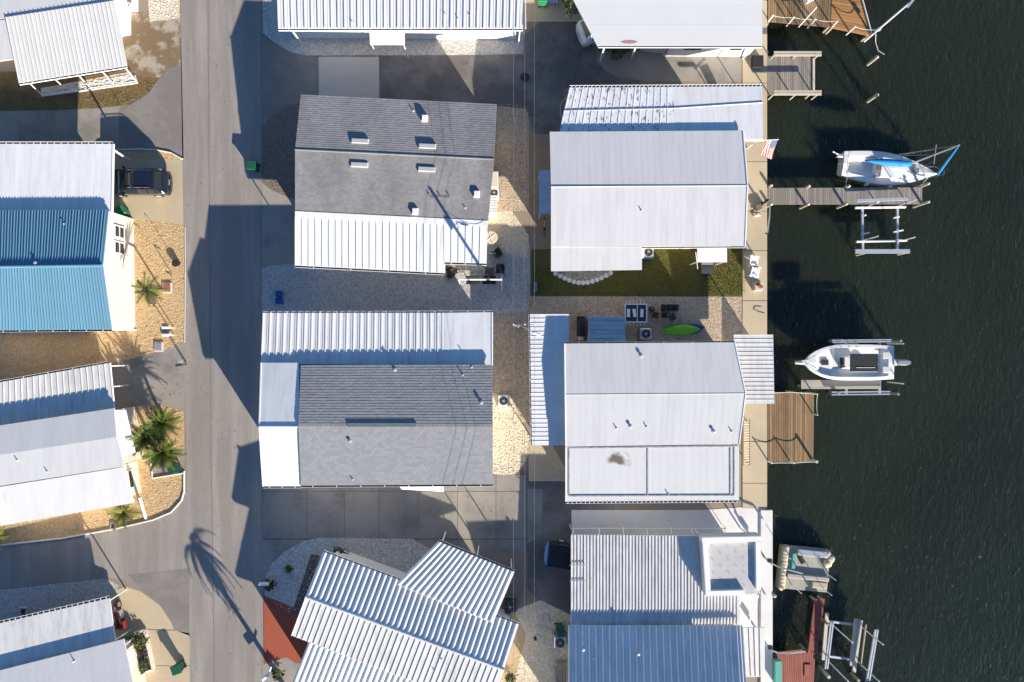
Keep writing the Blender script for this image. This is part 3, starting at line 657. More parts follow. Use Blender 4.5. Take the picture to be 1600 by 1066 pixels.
slope(h, [W(194, 1018, 2.4), W(209, 1014, 2.2), W(213, 1042, 2.2), W(199, 1048, 2.4)], 0, FLAT, WHITE, o, CREAM, 'porch_roof')
body(h, [W(196, 1005), W(217, 1000), W(226, 1046), W(204, 1052)], [1.9] * 4, o, CREAM, 'porch_wall')

# ---- ribbed roof house at the top of the middle row
h, o = house('mobile_home', 'white house with broad pair-ribbed roof and small flat entry awning', 626, 20)
q = [W(430, -110, 3.75), W(822, -110, 3.75), W(817, 45, 3.5), W(435, 45, 3.5)]
slope(h, q, 37, [(0, 0), (0, .08), (.13, .08), (.13, 0), (.5, 0), (.5, .02), (.56, .02), (.56, 0), (1, 0)], WMET, o)
gutter(h, q[3], q[2], o, straps=12)
MB().box((q[1] + q[2]) / 2 + V((0.05, 0, -0.06)), (0.06, (q[1] - q[2]).length, 0.2), 0.012).build('fascia', WHITE, h, o)
wl_ = body(h, [W(455, -110), W(806, -110), W(806, 62), W(462, 60)], [3.4, 3.4, 3.3, 3.3], o, WALLW)
slope(h, [W(577, 46, 2.9), W(632, 46, 2.9), W(632, 70, 2.75), W(578, 70, 2.75)], 0, FLAT, WHITE, o, WHITE, 'entry_awning')
door(wl_, G(605, 60.9, 1.1), (1, 0), o)

for x in (580, 630): post(h, W(x, 68, 2.7), V((W(x, 68, 2.7).x, W(x, 68, 2.7).y, 0)), o, 0.035)
post(h, W(455, 46, 3.4), W(472, 69, 0), o, 0.06); post(h, W(812, 47, 3.4), W(810, 71, 0), o, 0.06)
for x, y in ((551, 35), (696, 23), (716, 30), (735, 26)): vent(h, q, x, y, o)

# ---- grey shingle house
h, o = house('mobile_home', 'dark grey shingled house with four long roof vents and white ribbed porch', 615, 285)
Nn = (W(470, 148, 3.6), W(776, 163, 3.6)); Rr = (W(461, 234, 4.12), W(772, 249, 4.12)); Ss = (W(461, 330, 3.62), W(763, 345, 3.62))
wl_, f = gable_body(h, Nn, Rr, Ss, o, WALLB, 0.4)
qn = [Nn[0], Nn[1], Rr[1], Rr[0]]; qs = [Rr[0], Rr[1], Ss[1], Ss[0]]
shingles(h, [Rr[0], Rr[1], Nn[1], Nn[0]], 26, 52, SH1, o); shingles(h, qs, 28, 52, SH1, o)
MB().bar(Rr[0] + V((0, 0, .0)), Rr[1] + V((0, 0, .0)), 0.06, 6).build('ridge_cap', SH1, h, o)
an = math.atan2(-(249 - 234), 311)
for x, y in ((563, 221), (668, 229)): vent(h, qn, x, y, o, 'long', an)
for x, y in ((562, 258), (667, 265)): vent(h, qs, x, y, o, 'long', an)
vent(h, qn, 664, 186, o, 'box', an); vent(h, qs, 745, 304, o, 'box', an); vent(h, qs, 649, 331, o, 'box', an)
vent(h, qn, 646, 174, o); vent(h, qs, 727, 325, o)
qp = [W(461, 331, 3.55), W(694, 342, 3.55), W(694, 427, 3.12), W(461, 415, 3.12)]
pr = slope(h, qp, 22, PAN, WMET, o, WHITE)
qp2 = [W(694, 342, 3.55), W(762, 346, 3.55), W(760, 412, 3.18), W(694, 410, 3.18)]
slope(h, qp2, 6, PAN, WMET, o, WHITE)
up = V((0, 0, 0.07))
MB().slab([W(461, 330, 3.66), W(762, 345, 3.66), W(762, 354, 3.62), W(461, 340, 3.62)], 0.03).build('flashing', WMET, h, o)
gutter(h, qp[3], qp[2], o, straps=4); gutter(h, qp2[3], qp2[2], o, straps=3)
MB().bar(qp[2] - V((0, 0, .05)), W(694, 411, 3.1), 0.06, 6).build('edge_beam', WHITE, h, o)
for x, y in ((464, 412), (540, 416), (615, 420), (690, 424), (757, 410)):
    p = W(x, y, 3.05); post(h, p, V((p.x, p.y, 0)), o)
body(h, [W(500, 350), W(745, 360), W(745, 396), W(500, 388)], [3.0, 3.0, 2.9, 2.9], o, WALLW, 'porch_wall')

# ---- light shingle house
h, o = house('mobile_home', 'light grey shingled house with white front roof and long ribbed white porch', 590, 640)
Nn = (W(470, 571, 4.12), W(769, 570, 4.12)); Rr = (W(466, 666, 4.85), W(770, 667, 4.85)); Ss = (W(470, 759, 4.1), W(770, 757, 4.1))
wl_, f = gable_body(h, Nn, Rr, Ss, o, WALLW, 0.3)
qn = [Nn[0], Nn[1], Rr[1], Rr[0]]; qs = [Rr[0], Rr[1], Ss[1], Ss[0]]
shingles(h, [Rr[0], Rr[1], Nn[1], Nn[0]], 22, 42, SH2, o); shingles(h, qs, 22, 42, SH2, o)
MB().box((on_plane(qn, 544, 664) + on_plane(qn, 650, 664)) / 2 + V((0, 0, .01)), (4.9, 0.26, 0.10), 0).build('ridge_vent', mat('ridge_vent', (0.12, 0.15, 0.16), 0.7), h, o)
for q, x, y, k in ((qn, 617, 578, 'cap'), (qn, 723, 586, 'pipe'), (qn, 737, 574, 'pipe'), (qn, 752, 629, 'cap'), (qs, 547, 689, 'cap'), (qs, 551, 749, 'pipe')): vent(h, q, x, y, o, k)
fN = (W(408, 567, 3.98), W(467, 567, 3.98)); fR = (W(405, 667, 4.7), W(467, 667, 4.7)); fS = (W(411, 760, 3.95), W(471, 760, 3.95))
slope(h, [fN[0], fN[1], fR[1], fR[0]], 6, FLAT, WMET, o); slope(h, [fR[0], fR[1], fS[1], fS[0]], 6, FLAT, WMET, o)
MB().bar(fR[0] + V((0, 0, .03)), fR[1] + V((0, 0, .03)), 0.06).build('ridge_cap', WHITE, h, o)
for a, c in ((fN[0], fR[0]), (fR[0], fS[0])): MB().bar(a - V((0, 0, .03)), c - V((0, 0, .03)), 0.07).build('fascia', WHITE, h, o)
ff = inset([fN[0], fN[1], fS[1], fS[0]], 0.35); cw = ff[0] + V((0.3, 0, 0)); 
body(h, [ff[0], V((f[0].x - .02, ff[1].y, 0)), V((f[0].x - .02, ff[2].y, 0)), ff[3]], [3.7] * 4, o, WALLW, 'front_wall', ridge=(lerp(fR[0], fR[1], .12) - V((0, 0, .2)), fR[1] - V((0.3, 0, .2))))
gutter(h, fS[0], fS[1], o, straps=3); gutter(h, Ss[0], Ss[1], o, straps=8)
qp = [W(411, 489, 3.5), W(694, 489, 3.5), W(694, 571, 3.72), W(408, 569, 3.72)]
slope(h, qp, 26, [(0, 0), (0, .07), (.16, .07), (.16, 0), (.62, 0), (.68, .03), (.9, .03), (.96, 0), (1, 0)], WMET, o)
qp2 = [W(694, 489, 3.52), W(769, 488, 3.52), W(769, 571, 3.74), W(694, 571, 3.74)]
slope(h, qp2, 5, FLAT, WMET, o); gutter(h, qp2[1], qp[0], o, straps=14, w=0.1)
MB().bar(qp2[1], qp2[2], 0.05).build('fascia', WHITE, h, o)
for x in (414, 500, 590, 680, 766):
    p = W(x, 491, 3.45); post(h, p, V((p.x, p.y, 0)), o)
body(h, [W(440, 500), W(755, 500), W(755, 560), W(440, 560)], [3.2, 3.2, 3.4, 3.4], o, WALLW, 'porch_wall')
aw = MB(); A = [W(622, 758, 2.9), W(692, 757, 2.9), W(694, 769, 2.2), W(628, 765, 2.2)]
for i in range(5):
    t0, t1 = i / 5, (i + .85) / 5
    aw.slab([lerp(A[0], A[3], t0), lerp(A[1], A[2], t0), lerp(A[1], A[2], t1), lerp(A[0], A[3], t1)], 0.03)
aw.build('window_awning', WHITE, h, o)

# ---- rotated house at the bottom of the middle row
h, o = house('mobile_home', 'askew white house with rounded ribbed roofs beside red concrete pad', 630, 980)
qn = [W(505, 862, 3.25), W(811, 976, 3.25), W(788, 1047, 4.15), W(477, 933, 4.15)]
slope(h, qn, 36, CORR, WMET, o)
qs = [W(477, 934, 4.13), W(788, 1048, 4.13), W(764, 1110, 3.75), W(455, 993, 3.75)]
slope(h, qs, 36, PAN, WMETW, o)
qb = [W(482, 1003, 3.66), W(766, 1108, 3.66), W(732, 1190, 3.3), W(448, 1090, 3.3)]
slope(h, qb, 34, CORR, WMET, o)
MB().bar(qn[3] + V((0, 0, .04)), qn[2] + V((0, 0, .04)), 0.1, 6).build('ridge_cap', WMET, h, o)
fo = inset([qn[0], qn[1], qb[2], qb[3]], 0.55)
body(h, fo, [2.95, 2.95, 3.0, 3.0], o, WALLW)
fo2 = inset([qn[3], qn[2], qs[2], qs[3]], 0.5); body(h, fo2, [3.7, 3.7, 3.45, 3.45], o, WALLW, 'upper_wall')
gutter(h, qn[1], qn[0], o, straps=10, w=0.1)
qk = [W(685, 846, 3.3), W(804, 894, 3.3), W(771, 973, 3.75), W(619, 912, 3.75)]
slope(h, qk, 17, CORR, WMET, o); gutter(h, qk[1], qk[0], o, straps=3, m=GALV)
MB().bar(qk[3] - V((0, 0, .02)), qk[2] - V((0, 0, .02)), 0.05).build('flashing', WHITE, h, o)
for x, y in ((690, 850), (745, 873), (799, 896), (775, 962)):
    p = W(x, y, 3.2); post(h, p, V((p.x, p.y, 0)), o)
# entry ledge with two dark windows in front of the porch
e = [W(552, 868), W(632, 902), W(624, 922), W(545, 888)]
w2 = body(h, e, [1.15] * 4, o, WALLB, 'ledge_wall')
al = (e[1] - e[0]).normalized()
for t in (0.2, 0.42):
    c = lerp(lerp(e[0], e[1], t), lerp(e[3], e[2], t), 0.55); MB().box(c + V((0, 0, 1.17)), (0.78, 0.42, 0.04), math.atan2(al.y, al.x)).build('window', GLASS, w2, o)
vent(h, qs, 679, 1048, o); vent(h, qs, 690, 1030, o)

# ---- right column: plain white roof at the top
h, o = house('waterfront_house', 'white flat roofed house with slanted carport edge and faint red stain', 1080, 30)
q = [W(866, -60, 3.35), W(1191, -60, 3.35), W(1191, 72, 3.25), W(935, 72, 3.25)]
r_ = slope(h, q, 0, FLAT, WSMOX, o, WSMOX)
for i in range(4):
    t0, t1 = i / 4, (i + .996) / 4
    MB().slab([lerp(q[0], q[3], t0), lerp(q[1], q[2], t0), lerp(q[1], q[2], t1), lerp(q[0], q[3], t1)], 0.0, -0.02 - 0.003 * (i % 2)).build('panel', WSMOX, r_, o)
st = on_plane(q, 983, 66.5); MB().add([st + V((0.62 * math.cos(a * .524), 0.17 * math.sin(a * .524) - (0.0 if math.sin(a * .524) > 0 else -0.06), 0.031)) for a in range(12)], [tuple(range(12))]).build('rust_stain', mat('red_stain', (0.42, 0.22, 0.21), 0.7, 0.3, 4), r_, o, fix=False)
MB().bar(q[0] - V((0, 0, .05)), q[3] - V((0, 0, .05)), 0.08).build('edge_beam', WHITE, h, o)
gutter(h, q[3], q[2], o, straps=0, w=0.1)
wl_ = body(h, [W(1040, -60), W(1168, -60), W(1168, 89), W(1040, 88)], [3.0] * 4, o, WALLW)
MB().prism([tuple(W(x, y))[:2] for x, y in ((1000, -60), (1039, -60), (1039, 84), (1000, 80))], 0, 3.0).build('porch_wall', WALLB, h, o)
window(wl_, G(1075, 88.3, 1.7), (1, 0), 1.4, 1.0, o); window(wl_, G(1140, 88.8, 1.7), (1, 0), 1.0, 1.0, o); None
for a, c in (((944, 74), (938, 95)), ((993, 74), (987, 90)), ((1178, 74), (1160, 92))): post(h, W(*a, 3.1), W(*c, 0), o, 0.07)

# ---- right column: second house
h, o = house('waterfront_house', 'wide white roofed house with dirty ribbed upper carport and flag by canal', 1012, 290)
qa = [W(890, 137, 3.15), W(1053, 136, 3.15), W(1053, 168, 3.22), W(882, 172, 3.22)]
slope(h, qa, 16, PANL, WDIRT, o); qa2 = [W(1053, 136, 3.15), W(1191, 135, 3.15), W(1192, 159, 3.22), W(1053, 168, 3.22)]
slope(h, qa2, 8, FLAT, WMET, o); gutter(h, qa2[1], qa[0], o, straps=48, w=0.16)
qc = [W(881, 174, 3.22), W(1053, 170, 3.22), W(1053, 208, 3.3), W(874, 208, 3.3)]
slope(h, qc, 16, PANL, WDIRT, o); qd = [W(1053, 170, 3.22), W(1192, 161, 3.22), W(1192, 218, 3.3), W(1053, 218, 3.3)]
slope(h, qd, 8, FLAT, WMET, o)
MB().bar(W(881, 173, 3.24), W(1053, 169, 3.24), 0.05).build('flashing', GALV, h, o); MB().bar(W(1053, 169, 3.23), W(1192, 160, 3.23), 0.05).build('flashing', GALV, h, o)
for x, y in ((893, 140), (985, 140), (1075, 139), (1187, 139), (1188, 215)):
    p = W(x, y, 2.85); post(h, p, V((p.x, p.y, 0)), o)
Nn = (W(859, 206, 3.55), W(1161, 204, 3.55)); Rr = (W(861, 292, 3.84), W(1168, 290, 3.84)); Ss = (W(861, 386, 3.5), W(1164, 385, 3.5))
wl_, f = gable_body(h, Nn, Rr, Ss, o, WALLB, 0.3)
qn = [Nn[0], Nn[1], Rr[1], Rr[0]]; qs = [Rr[0], Rr[1], Ss[1], Ss[0]]
slope(h, qn, 30, FLAT, WSMO, o); slope(h, qs, 30, FLAT, WSMO, o); vent(h, qs, 1002, 329, o)
MB().bar(Rr[0] + V((0, 0, .03)), Rr[1] + V((0, 0, .005)), 0.03).build('ridge_cap', WSMO, h, o)
MB().bar(Nn[1], Rr[1], 0.06).build('fascia', WHITE, h, o); MB().bar(Rr[1], Ss[1], 0.06).build('fascia', WHITE, h, o)
ql = [W(861, 386, 3.45), W(1003, 386, 3.45), W(1003, 422, 3.3), W(861, 424, 3.3)]
slope(h, ql, 14, FLAT, WSMO, o)
body(h, [W(880, 380), W(994, 380), W(994, 410), W(880, 412)], [3.2] * 4, o, WALLW, 'side_wall')
gutter(h, W(1003, 386, 3.45), Ss[1], o, w=0.1)
slope(h, [W(1090, 386, 2.95), W(1136, 386, 2.95), W(1136, 410, 2.8), W(1090, 410, 2.8)], 0, FLAT, WHITE, o, WHITE, 'entry_awning')
for x in (1092, 1134):
    p = W(x, 408, 2.75); post(h, p, V((p.x, p.y, 0)), o, 0.035)
MB().box(W(1104, 420, 0.2), (0.8, 0.8, 0.4)).build('step', CONCG, h, o); MB().box(W(1104, 411, 0.3), (0.9, 0.35, 0.6)).build('step', CONCG, h, o)
for y in (0, 1): MB().tube([W(1087, 394, 0.5), W(1087, 394, 1.3), W(1090, 420, 1.0), W(1090, 420, 0)], 0.03).build('handrail', WHITE, h, o) if y == 0 else None
slope(h, [W(842, 266, 2.5), W(860, 266, 2.7), W(860, 334, 2.7), W(842, 334, 2.5)], 0, FLAT, TARP, o, TARP, 'lean_to_roof')
for y in (268, 332):
    p = W(844, y, 2.4); post(h, p, V((p.x, p.y, 0)), o, 0.04)
MB().bar(W(1165, 219, 2.8), W(1193, 219, 2.8), 0.08).build('edge_beam', WHITE, h, o)

# ---- right column: third house
h, o = house('waterfront_house', 'white coated roof house with brown stain and side carport facing boat on lift', 1020, 650)
qw = [W(828, 491, 2.95), W(889, 491, 2.95), W(886, 696, 2.95), W(831, 696, 2.95)]
qw2 = [qw[1], qw[2], qw[3], qw[0]]
slope(h, qw2, 30, PANL, WMET, o)
gutter(h, qw[0], qw[3], o, straps=9, w=0.09, m=WHITE)
for y in (494, 560, 625, 692):
    p = W(832, y, 2.85); post(h, p, V((p.x, p.y, 0)), o)
Nn = (W(882, 537, 3.75), W(1148, 535, 3.75)); Rr = (W(883, 617, 3.97), W(1165, 615, 3.97)); Ss = (W(884, 698, 3.78), W(1155, 694, 3.78))
qn = [Nn[0], Nn[1], Rr[1], Rr[0]]; qs = [Rr[0], Rr[1], Ss[1], Ss[0]]
slope(h, qn, 26, FLAT, WSMO, o); slope(h, qs, 26, FLAT, WSMO, o)
wl_, f = gable_body(h, Nn, Rr, Ss, o, WALLW, 0.3)
gutter(h, Nn[1], Nn[0], o, straps=6, w=0.1, m=GALV)
STN = mat('roof_with_stain', (0.60, 0.595, 0.585), 0.6, 0.05, 0.5, fine=(4, 0.03), rnd=0.02)
sn = STN.node_tree; Nn_ = sn.nodes.new; pp = sn.nodes['Principled BSDF']; src = pp.inputs['Base Color'].links[0].from_socket
qf = [W(884, 699, 3.72), W(1155, 695, 3.72), W(1155, 782, 3.6), W(884, 784, 3.6)]
sc_ = on_plane(qf, 965, 718)
gg = Nn_('ShaderNodeNewGeometry'); dd = Nn_('ShaderNodeVectorMath'); dd.operation = 'SUBTRACT'; dd.inputs[1].default_value = sc_; sn.links.new(gg.outputs['Position'], dd.inputs[0])
sl = Nn_('ShaderNodeVectorMath'); sl.operation = 'MULTIPLY'; sl.inputs[1].default_value = (1 / 1.5, 1 / 0.95, 0); sn.links.new(dd.outputs[0], sl.inputs[0])
ln = Nn_('ShaderNodeVectorMath'); ln.operation = 'LENGTH'; sn.links.new(sl.outputs[0], ln.inputs[0])
nz = Nn_('ShaderNodeTexNoise'); nz.inputs['Scale'].default_value = 1.6; nz.inputs['Detail'].default_value = 6; sn.links.new(gg.outputs['Position'], nz.inputs['Vector'])
sm = Nn_('ShaderNodeMath'); sm.operation = 'MULTIPLY_ADD'; sm.inputs[1].default_value = 1.5; sn.links.new(nz.outputs['Fac'], sm.inputs[0]); sn.links.new(ln.outputs['Value'], sm.inputs[2])
mr = Nn_('ShaderNodeMapRange'); mr.inputs[1].default_value = 0.95; mr.inputs[2].default_value = 1.4; mr.inputs[3].default_value = 0.95; mr.inputs[4].default_value = 0.0; sn.links.new(sm.outputs[0], mr.inputs[0])
mx = Nn_('ShaderNodeMix'); mx.data_type = 'RGBA'; sn.links.new(mr.outputs[0], mx.inputs[0]); sn.links.new(src, mx.inputs[6]); mx.inputs[7].default_value = (0.13, 0.095, 0.07, 1); sn.links.new(mx.outputs[2], pp.inputs['Base Color'])
slope(h, qf, 22, FLAT, STN, o); gutter(h, qf[3], qf[2], o, straps=40, w=0.14)
body(h, inset(qf, 0.4), [3.3] * 4, o, WALLW, 'rear_wall')
GR = mat('grimy_seam', (0.36, 0.35, 0.34), 0.8, 0.45, 3, c2=(0.16, 0.15, 0.14), c2scale=2.5, edge=(.45, .6))
def strip(a, c, w=0.09): MB().box((a + c) / 2 + V((0, 0, .03)), ((c - a).length, w, 0.035), math.atan2((c - a).y, (c - a).x), tilt=Matrix.Rotation(-math.asin((c - a).normalized().z), 3, 'Y')).build('seam_cover', GR, h, o)
for a, c in (((888, 700), (1153, 697)), ((1012, 702), (1012, 776)), ((889, 775), (1147, 774)), ((889, 702), (889, 774)), ((1147, 700), (1147, 774)), ((1141, 701), (1141, 773))): strip(on_plane(qf, *a), on_plane(qf, *c))
MB().bar(Rr[0], Rr[1], 0.025).build('ridge_cap', WSMO, h, o)
for q, x, y, k in ((qn, 1002, 556, 'cap'), (qs, 963, 669, 'pipe'), (qs, 985, 666, 'cap'), (qs, 1010, 667, 'pipe'), (qs, 1115, 674, 'cap'), (qs, 1143, 674, 'pipe'), (qf, 1044, 772, 'pipe')): vent(h, q, x, y, o, k)
for a, c in ((Nn[1], Rr[1]), (Rr[1], Ss[1])): MB().bar(a, c, 0.05).build('fascia', WHITE, h, o)
for a, c in ((Nn[0], Rr[0]), (Rr[0], Ss[0]), (qf[0], qf[3])): MB().bar(a, c, 0.05).build('fascia', WHITE, h, o)
qe = [W(1146, 523, 2.75), W(1208, 523, 2.75), W(1210, 631, 2.75), W(1160, 631, 2.75)]
slope(h, [qe[0], qe[3], qe[2], qe[1]], 16, PANL, WMETW, o)
for x, y in ((1190, 527), (1190, 627)):
    p = W(x, y, 2.65); post(h, p, V((p.x, p.y, 0)), o)
scr = MB().box(W(1179, 575, 0.12), (0.08, 4.6, 0.1)).build('slatted_screen', WOODP, h, o)
for i in range(14): MB().box(W(1179, 531 + i * 6.8, 0.82), (0.05, 0.2, 1.3)).build('slat', WOODP, scr, o)
gr = MB()
trl = thing('wood_lattice', 'brown wooden lattice panel leaning on house wall above seawall walkway', 'lattice', W(1162, 690))
for i in range(17): MB().box((0.0, -1.6 + i * 0.2, 0.62), (0.62, 0.07, 0.04), 0.0, tilt=Matrix.Rotation(R(28), 3, 'Y')).build('slat', WOODP, trl)
for s in (-1, 1): MB().box((s * 0.29, 0, 0.61 - s * 0.155), (0.07, 3.5, 0.06)).build('rail', WOODB, trl)
for y in (-1.6, 1.6): MB().box((0.2, y, 0.25), (0.07, 0.07, 0.5)).build('leg', WOODB, trl)

# ---- right column: fourth house
h, o = house('waterfront_house', 'grey ribbed roof house with white walled roof deck by white seawall', 1040, 930)
qa = [W(892, 836, 2.35), W(1156, 838, 2.35), W(1156, 977, 2.55), W(892, 977, 2.55)]
slope(h, qa, 26, PAN2, WMETW, o)
body(h, [W(985, 845), W(1140, 846), W(1140, 985), W(985, 985)], [2.15] * 4, o, WALLW)
qb = [W(888, 977, 2.85), W(1160, 977, 2.85), W(1168, 1105, 4.86), W(888, 1105, 4.86)]
slope(h, qb, 26, [(0, 0), (.03, .08), (.10, .085), (.30, 0), (.5, 0), (.52, .06), (.56, .06), (.70, 0), (1, 0)], WMET, o)
qb2 = [W(888, 1105, 4.86), W(1168, 1105, 4.86), W(1160, 1190, 3.3), W(888, 1190, 3.3)]; slope(h, qb2, 26, PAN2, WMET, o)
body(h, inset([qb[0], qb[1], qb2[2], qb2[3]], 0.4), [2.7, 2.7, 3.1, 3.1], o, WALLW, 'rear_wall')
for x, y, k in ((911, 1014, 'cap'), (928, 1028, 'pipe'), (997, 1021, 'cap')): vent(h, qb, x, y, o, k)
qc = [W(1161, 981, 2.5), W(1195, 981, 2.5), W(1195, 1058, 2.4), W(1166, 1058, 2.4)]
slope(h, qc, 4, PAN, WMETW, o)
for x in (1168, 1192):
    p = W(x, 1055, 2.35); post(h, p, V((p.x, p.y, 0)), o)
# roof deck: four white parapets round a plank floor
D = [W(1097, 840, 3.5), W(1189, 838, 3.5), W(1190, 930, 3.5), W(1103, 932, 3.5)]
dk = MB().prism([(p.x, p.y) for p in D], 2.4, 3.2).build('deck', mat('deck_floor', (0.47, 0.46, 0.45), 0.8, 0.1, 2, fine=(8, .1)), h, o)
for i in range(4):
    a, c = D[i], D[(i + 1) % 4]; d = (c - a).normalized(); n = V((-d.y, d.x, 0)); cen = (D[0] + D[2]) / 2
    if (cen - a).dot(n) < 0: n = -n
    m_ = (a + c) / 2 + n * 0.2 + (d * 0.62 if i == 2 else V()); MB().box((m_.x, m_.y, 3.13), ((c - a).length - (0.8 if i % 2 else (1.25 if i == 2 else 0.0)), 0.36, 0.78), math.atan2(d.y, d.x)).build('parapet', WHITE, dk, o)
SLOT = mat('floor_mark', (0.30, 0.26, 0.24), 0.8)
for i in range(6):
    for j in range(7):
        if (i + j) % 2: continue
        p_ = lerp(lerp(D[0], D[1], 0.16 + i * 0.135), lerp(D[3], D[2], 0.16 + i * 0.135), 0.16 + j * 0.115)
        for k in range(2): MB().box((p_.x + k * 0.07, p_.y + k * 0.04, 3.203), (0.03, 0.30, 0.008), 0.6).build('floor_slot', SLOT, dk, o)
# support posts for the deck
for q in D: post(h, V((q.x, q.y, 2.4)) + ((D[0] + D[2]) / 2 - q).normalized() * 0.5 - V((0, 0, .0)), V((q.x, q.y, 0)) + (V(((D[0] + D[2]) / 2).to_tuple()) - q).normalized() * 0.5 * V((1, 1, 0)).length / 1.414 if False else V((q.x, q.y, 0.02)) + V((((D[0] + D[2]) / 2 - q).normalized() * 0.5)[:2] + (0,)), o, 0.07)
# open frame of the patio enclosure on the north side
fr = MB()
for x in (895, 936, 974, 1012, 1050, 1083, 1135):
    fr.bar(W(x, 836, 2.25), W(x - (x - 800) * 0.02 + 3, 826, 1.2), 0.03)
fr.bar(W(892, 826, 1.2), W(1135, 826, 1.2), 0.04)
for x in (892, 974, 1050, 1135): fr.bar(W(x, 826, 1.2), V((W(x, 826, 1.2).x, W(x, 826, 1.2).y, 0)), 0.03)
fr.build('screen_frame', WHITE, h, o)
for y in (905, 930): MB().box(W(902, y - 22, 2.52), (1.15, 0.06, 0.035)).build('roof_bracket', GALV, h, o)
st_ = MB()
for i, x in enumerate((1160, 1185)): st_.bar(W(x, 930, 2.6), W(x - 14, 972, 0.5), 0.05)
st_.build('stair_rail', WHITE, h, o)
# ================================================================ docks, lifts, boats
def planks(parent, q, n, m, off, along=True, th=0.045, gap=0.06, name='plank'):
    """n boards, each running from edge q0-q1 to edge q3-q2"""
    for i in range(n):
        a, c = (i + gap) / n, (i + 1 - gap) / n; dz = random.uniform(-.004, .006); e = random.uniform(-.006, .006)
        p = [lerp(q[0], q[1], a), lerp(q[0], q[1], c), lerp(q[3], q[2], c), lerp(q[3], q[2], a)]
        p = [V((v.x, v.y, v.z + dz)) for v in p]
        MB().slab(p, th).build(name, m, parent, off)
def piling(px, py, h, label, r=0.13, group='wooden pilings at the docks', z0=None, m=None, capm=None):
    b = W(px, py, 0); t = thing('piling', label, 'piling', (b.x, b.y, WZ - 0.6), group=group)
    MB().lathe([(r * 1.05, 0), (r, -WZ + 0.6 + h - 0.03), (r * 0.85, -WZ + 0.6 + h)], n=9).build('shaft', m or PILE, t)
    MB().lathe([(r * 1.08, -WZ + 0.6 + h + 0.002), (r * 0.9, -WZ + 0.6 + h + 0.05), (0.02, -WZ + 0.6 + h + 0.1)], n=9).build('cap', capm or WOODP, t)
    return t
def dpost(parent, px, py, h, off, r=0.05, m=None, z=0.0):
    p = W(px, py, z); return MB().bar((p.x, p.y, z - 0.5), (p.x, p.y, h), r, 6).build('post', m or WOODP, parent, off)
def sag(a, b, d, n=7):
    return [lerp(a, b, i / n) - V((0, 0, 4 * d * (i / n) * (1 - i / n))) for i in range(n + 1)]
def joists(t, q, off, m=None):
    MB().slab([p - V((0, 0, .0)) for p in inset_z(q)], 0.22, 0.06).build('frame', m or WOODG, t, off)
    for p in inset_z(q): MB().bar((p.x, p.y, WZ - .6), (p.x, p.y, -0.05), 0.12, 7).build('pile', PILE, t, off)
def inset_z(q, o=0.15):
    r = inset(q, o); return [V((a.x, a.y, b.z)) for a, b in zip(r, q)]

# brown corner deck at the top
t = thing('wooden_deck', 'orange brown boat deck with lamp pole and roped posts', 'deck', W(1255, 10)); o = tuple(t.location)
q = [W(1200, -60), W(1306, -60), W(1299, 43), W(1200, 34)]; joists(t, q, o); planks(t, q, 30, WOODB, o)
q2 = [W(1334, -60, .03), W(1361, 57, .03), W(1298, 44, .03), W(1303, -60, .03)]; joists(t, q2, o)
planks(t, q2, 22, WOODO, o)
MB().tube([W(1330, -60, 0.12), W(1348, 0, 0.12), W(1362, 52, 0.12)], 0.05).build('edge_rail', WHITE, t, o)
ps = [(1201, 33), (1233, 36), (1266, 39), (1300, 42)]
for x, y in ps: dpost(t, x, y, 0.95, o, 0.06, PLAST)
for a, c in zip(ps, ps[1:]): MB().tube(sag(W(*a) + V((0, 0, .9)), W(*c) + V((0, 0, .9)), 0.15), 0.02).build('rope', ROPE, t, o)
dpost(t, 1327, 50, 0.9, o, 0.06, PLAST); MB().tube(sag(W(1327, 50) + V((0, 0, .9)), W(1361, 55) + V((0, 0, .9)), 0.2), 0.02).build('rope', ROPE, t, o)
MB().bar(W(1248, 42), W(1248, 42) + V((0, 0, 3.1)), 0.05).build('pole', PLAST, t, o)
lp = thing('dock_lamp_pole', 'tall white pole with lamp head at point of the orange deck', 'lamp pole', W(1362, 55)); b = V((0, 0, 0))
MB().lathe([(0.08, -1.6), (0.06, 5.0)], n=8).build('pole', PLAST, lp); MB().box((0.1, 0.0, 5.02), (0.7, 0.16, 0.12), 0.9).build('lamp_head', ALU, lp); MB().box((0.1, 0.05, 0.9), (0.2, 0.2, 0.3)).build('junction_box', ALU, lp)
tag(MB().bbox((0, 0, 0.35), (0.75, 0.45, 0.6), 0.05, 0.5).build('dock_box', PLAST), 'small white storage box on the orange brown deck', 'box').location = W(1262, 1)
# piling in open water with hose
piling(1367, 92, 0.35, 'lone leaning piling tied by rope near the orange deck'); piling(1367, 151, 0.35, 'lone piling standing in open water off the grey dock')
tag(MB().tube([W(1362, 56) + V((0, 0, .6)), W(1366, 68) + V((0, 0, .2)), W(1371, 80) + V((0, 0, .1)), W(1380, 87) + V((0, 0, .2))], 0.03).build('mooring_rope', ROPE), 'pale rope curving from deck corner to lone piling', 'rope')
# grey dock with benches
t = thing('bench_dock', 'grey plank dock with pale bench rails on two sides', 'dock', W(1237, 116)); o = tuple(t.location)
q = [W(1199, 88, .03), W(1270, 88, .03), W(1271, 148, .03), W(1199, 148, .03)]; joists(t, q, o); planks(t, q, 24, WOODG, o)
for y, hh in ((90, 0.95), (150, 0.95)):
    for k in range(2):
        a, c = W(1202, y + k * 4.2), W(1275, y + k * 4.2); m_ = (a + c) / 2
        MB().box((m_.x, m_.y, hh), ((c - a).length, 0.16, 0.06)).build('bench_board', WOODP, t, o)
    for x in (1204, 1238, 1272): dpost(t, x, y + 2, hh - .04, o, 0.06, WOODP)
MB().box(W(1269, 118) + V((0.08, 0, 0.09)), (0.16, 2.6, 0.08)).build('edge_board', WOODP, t, o)
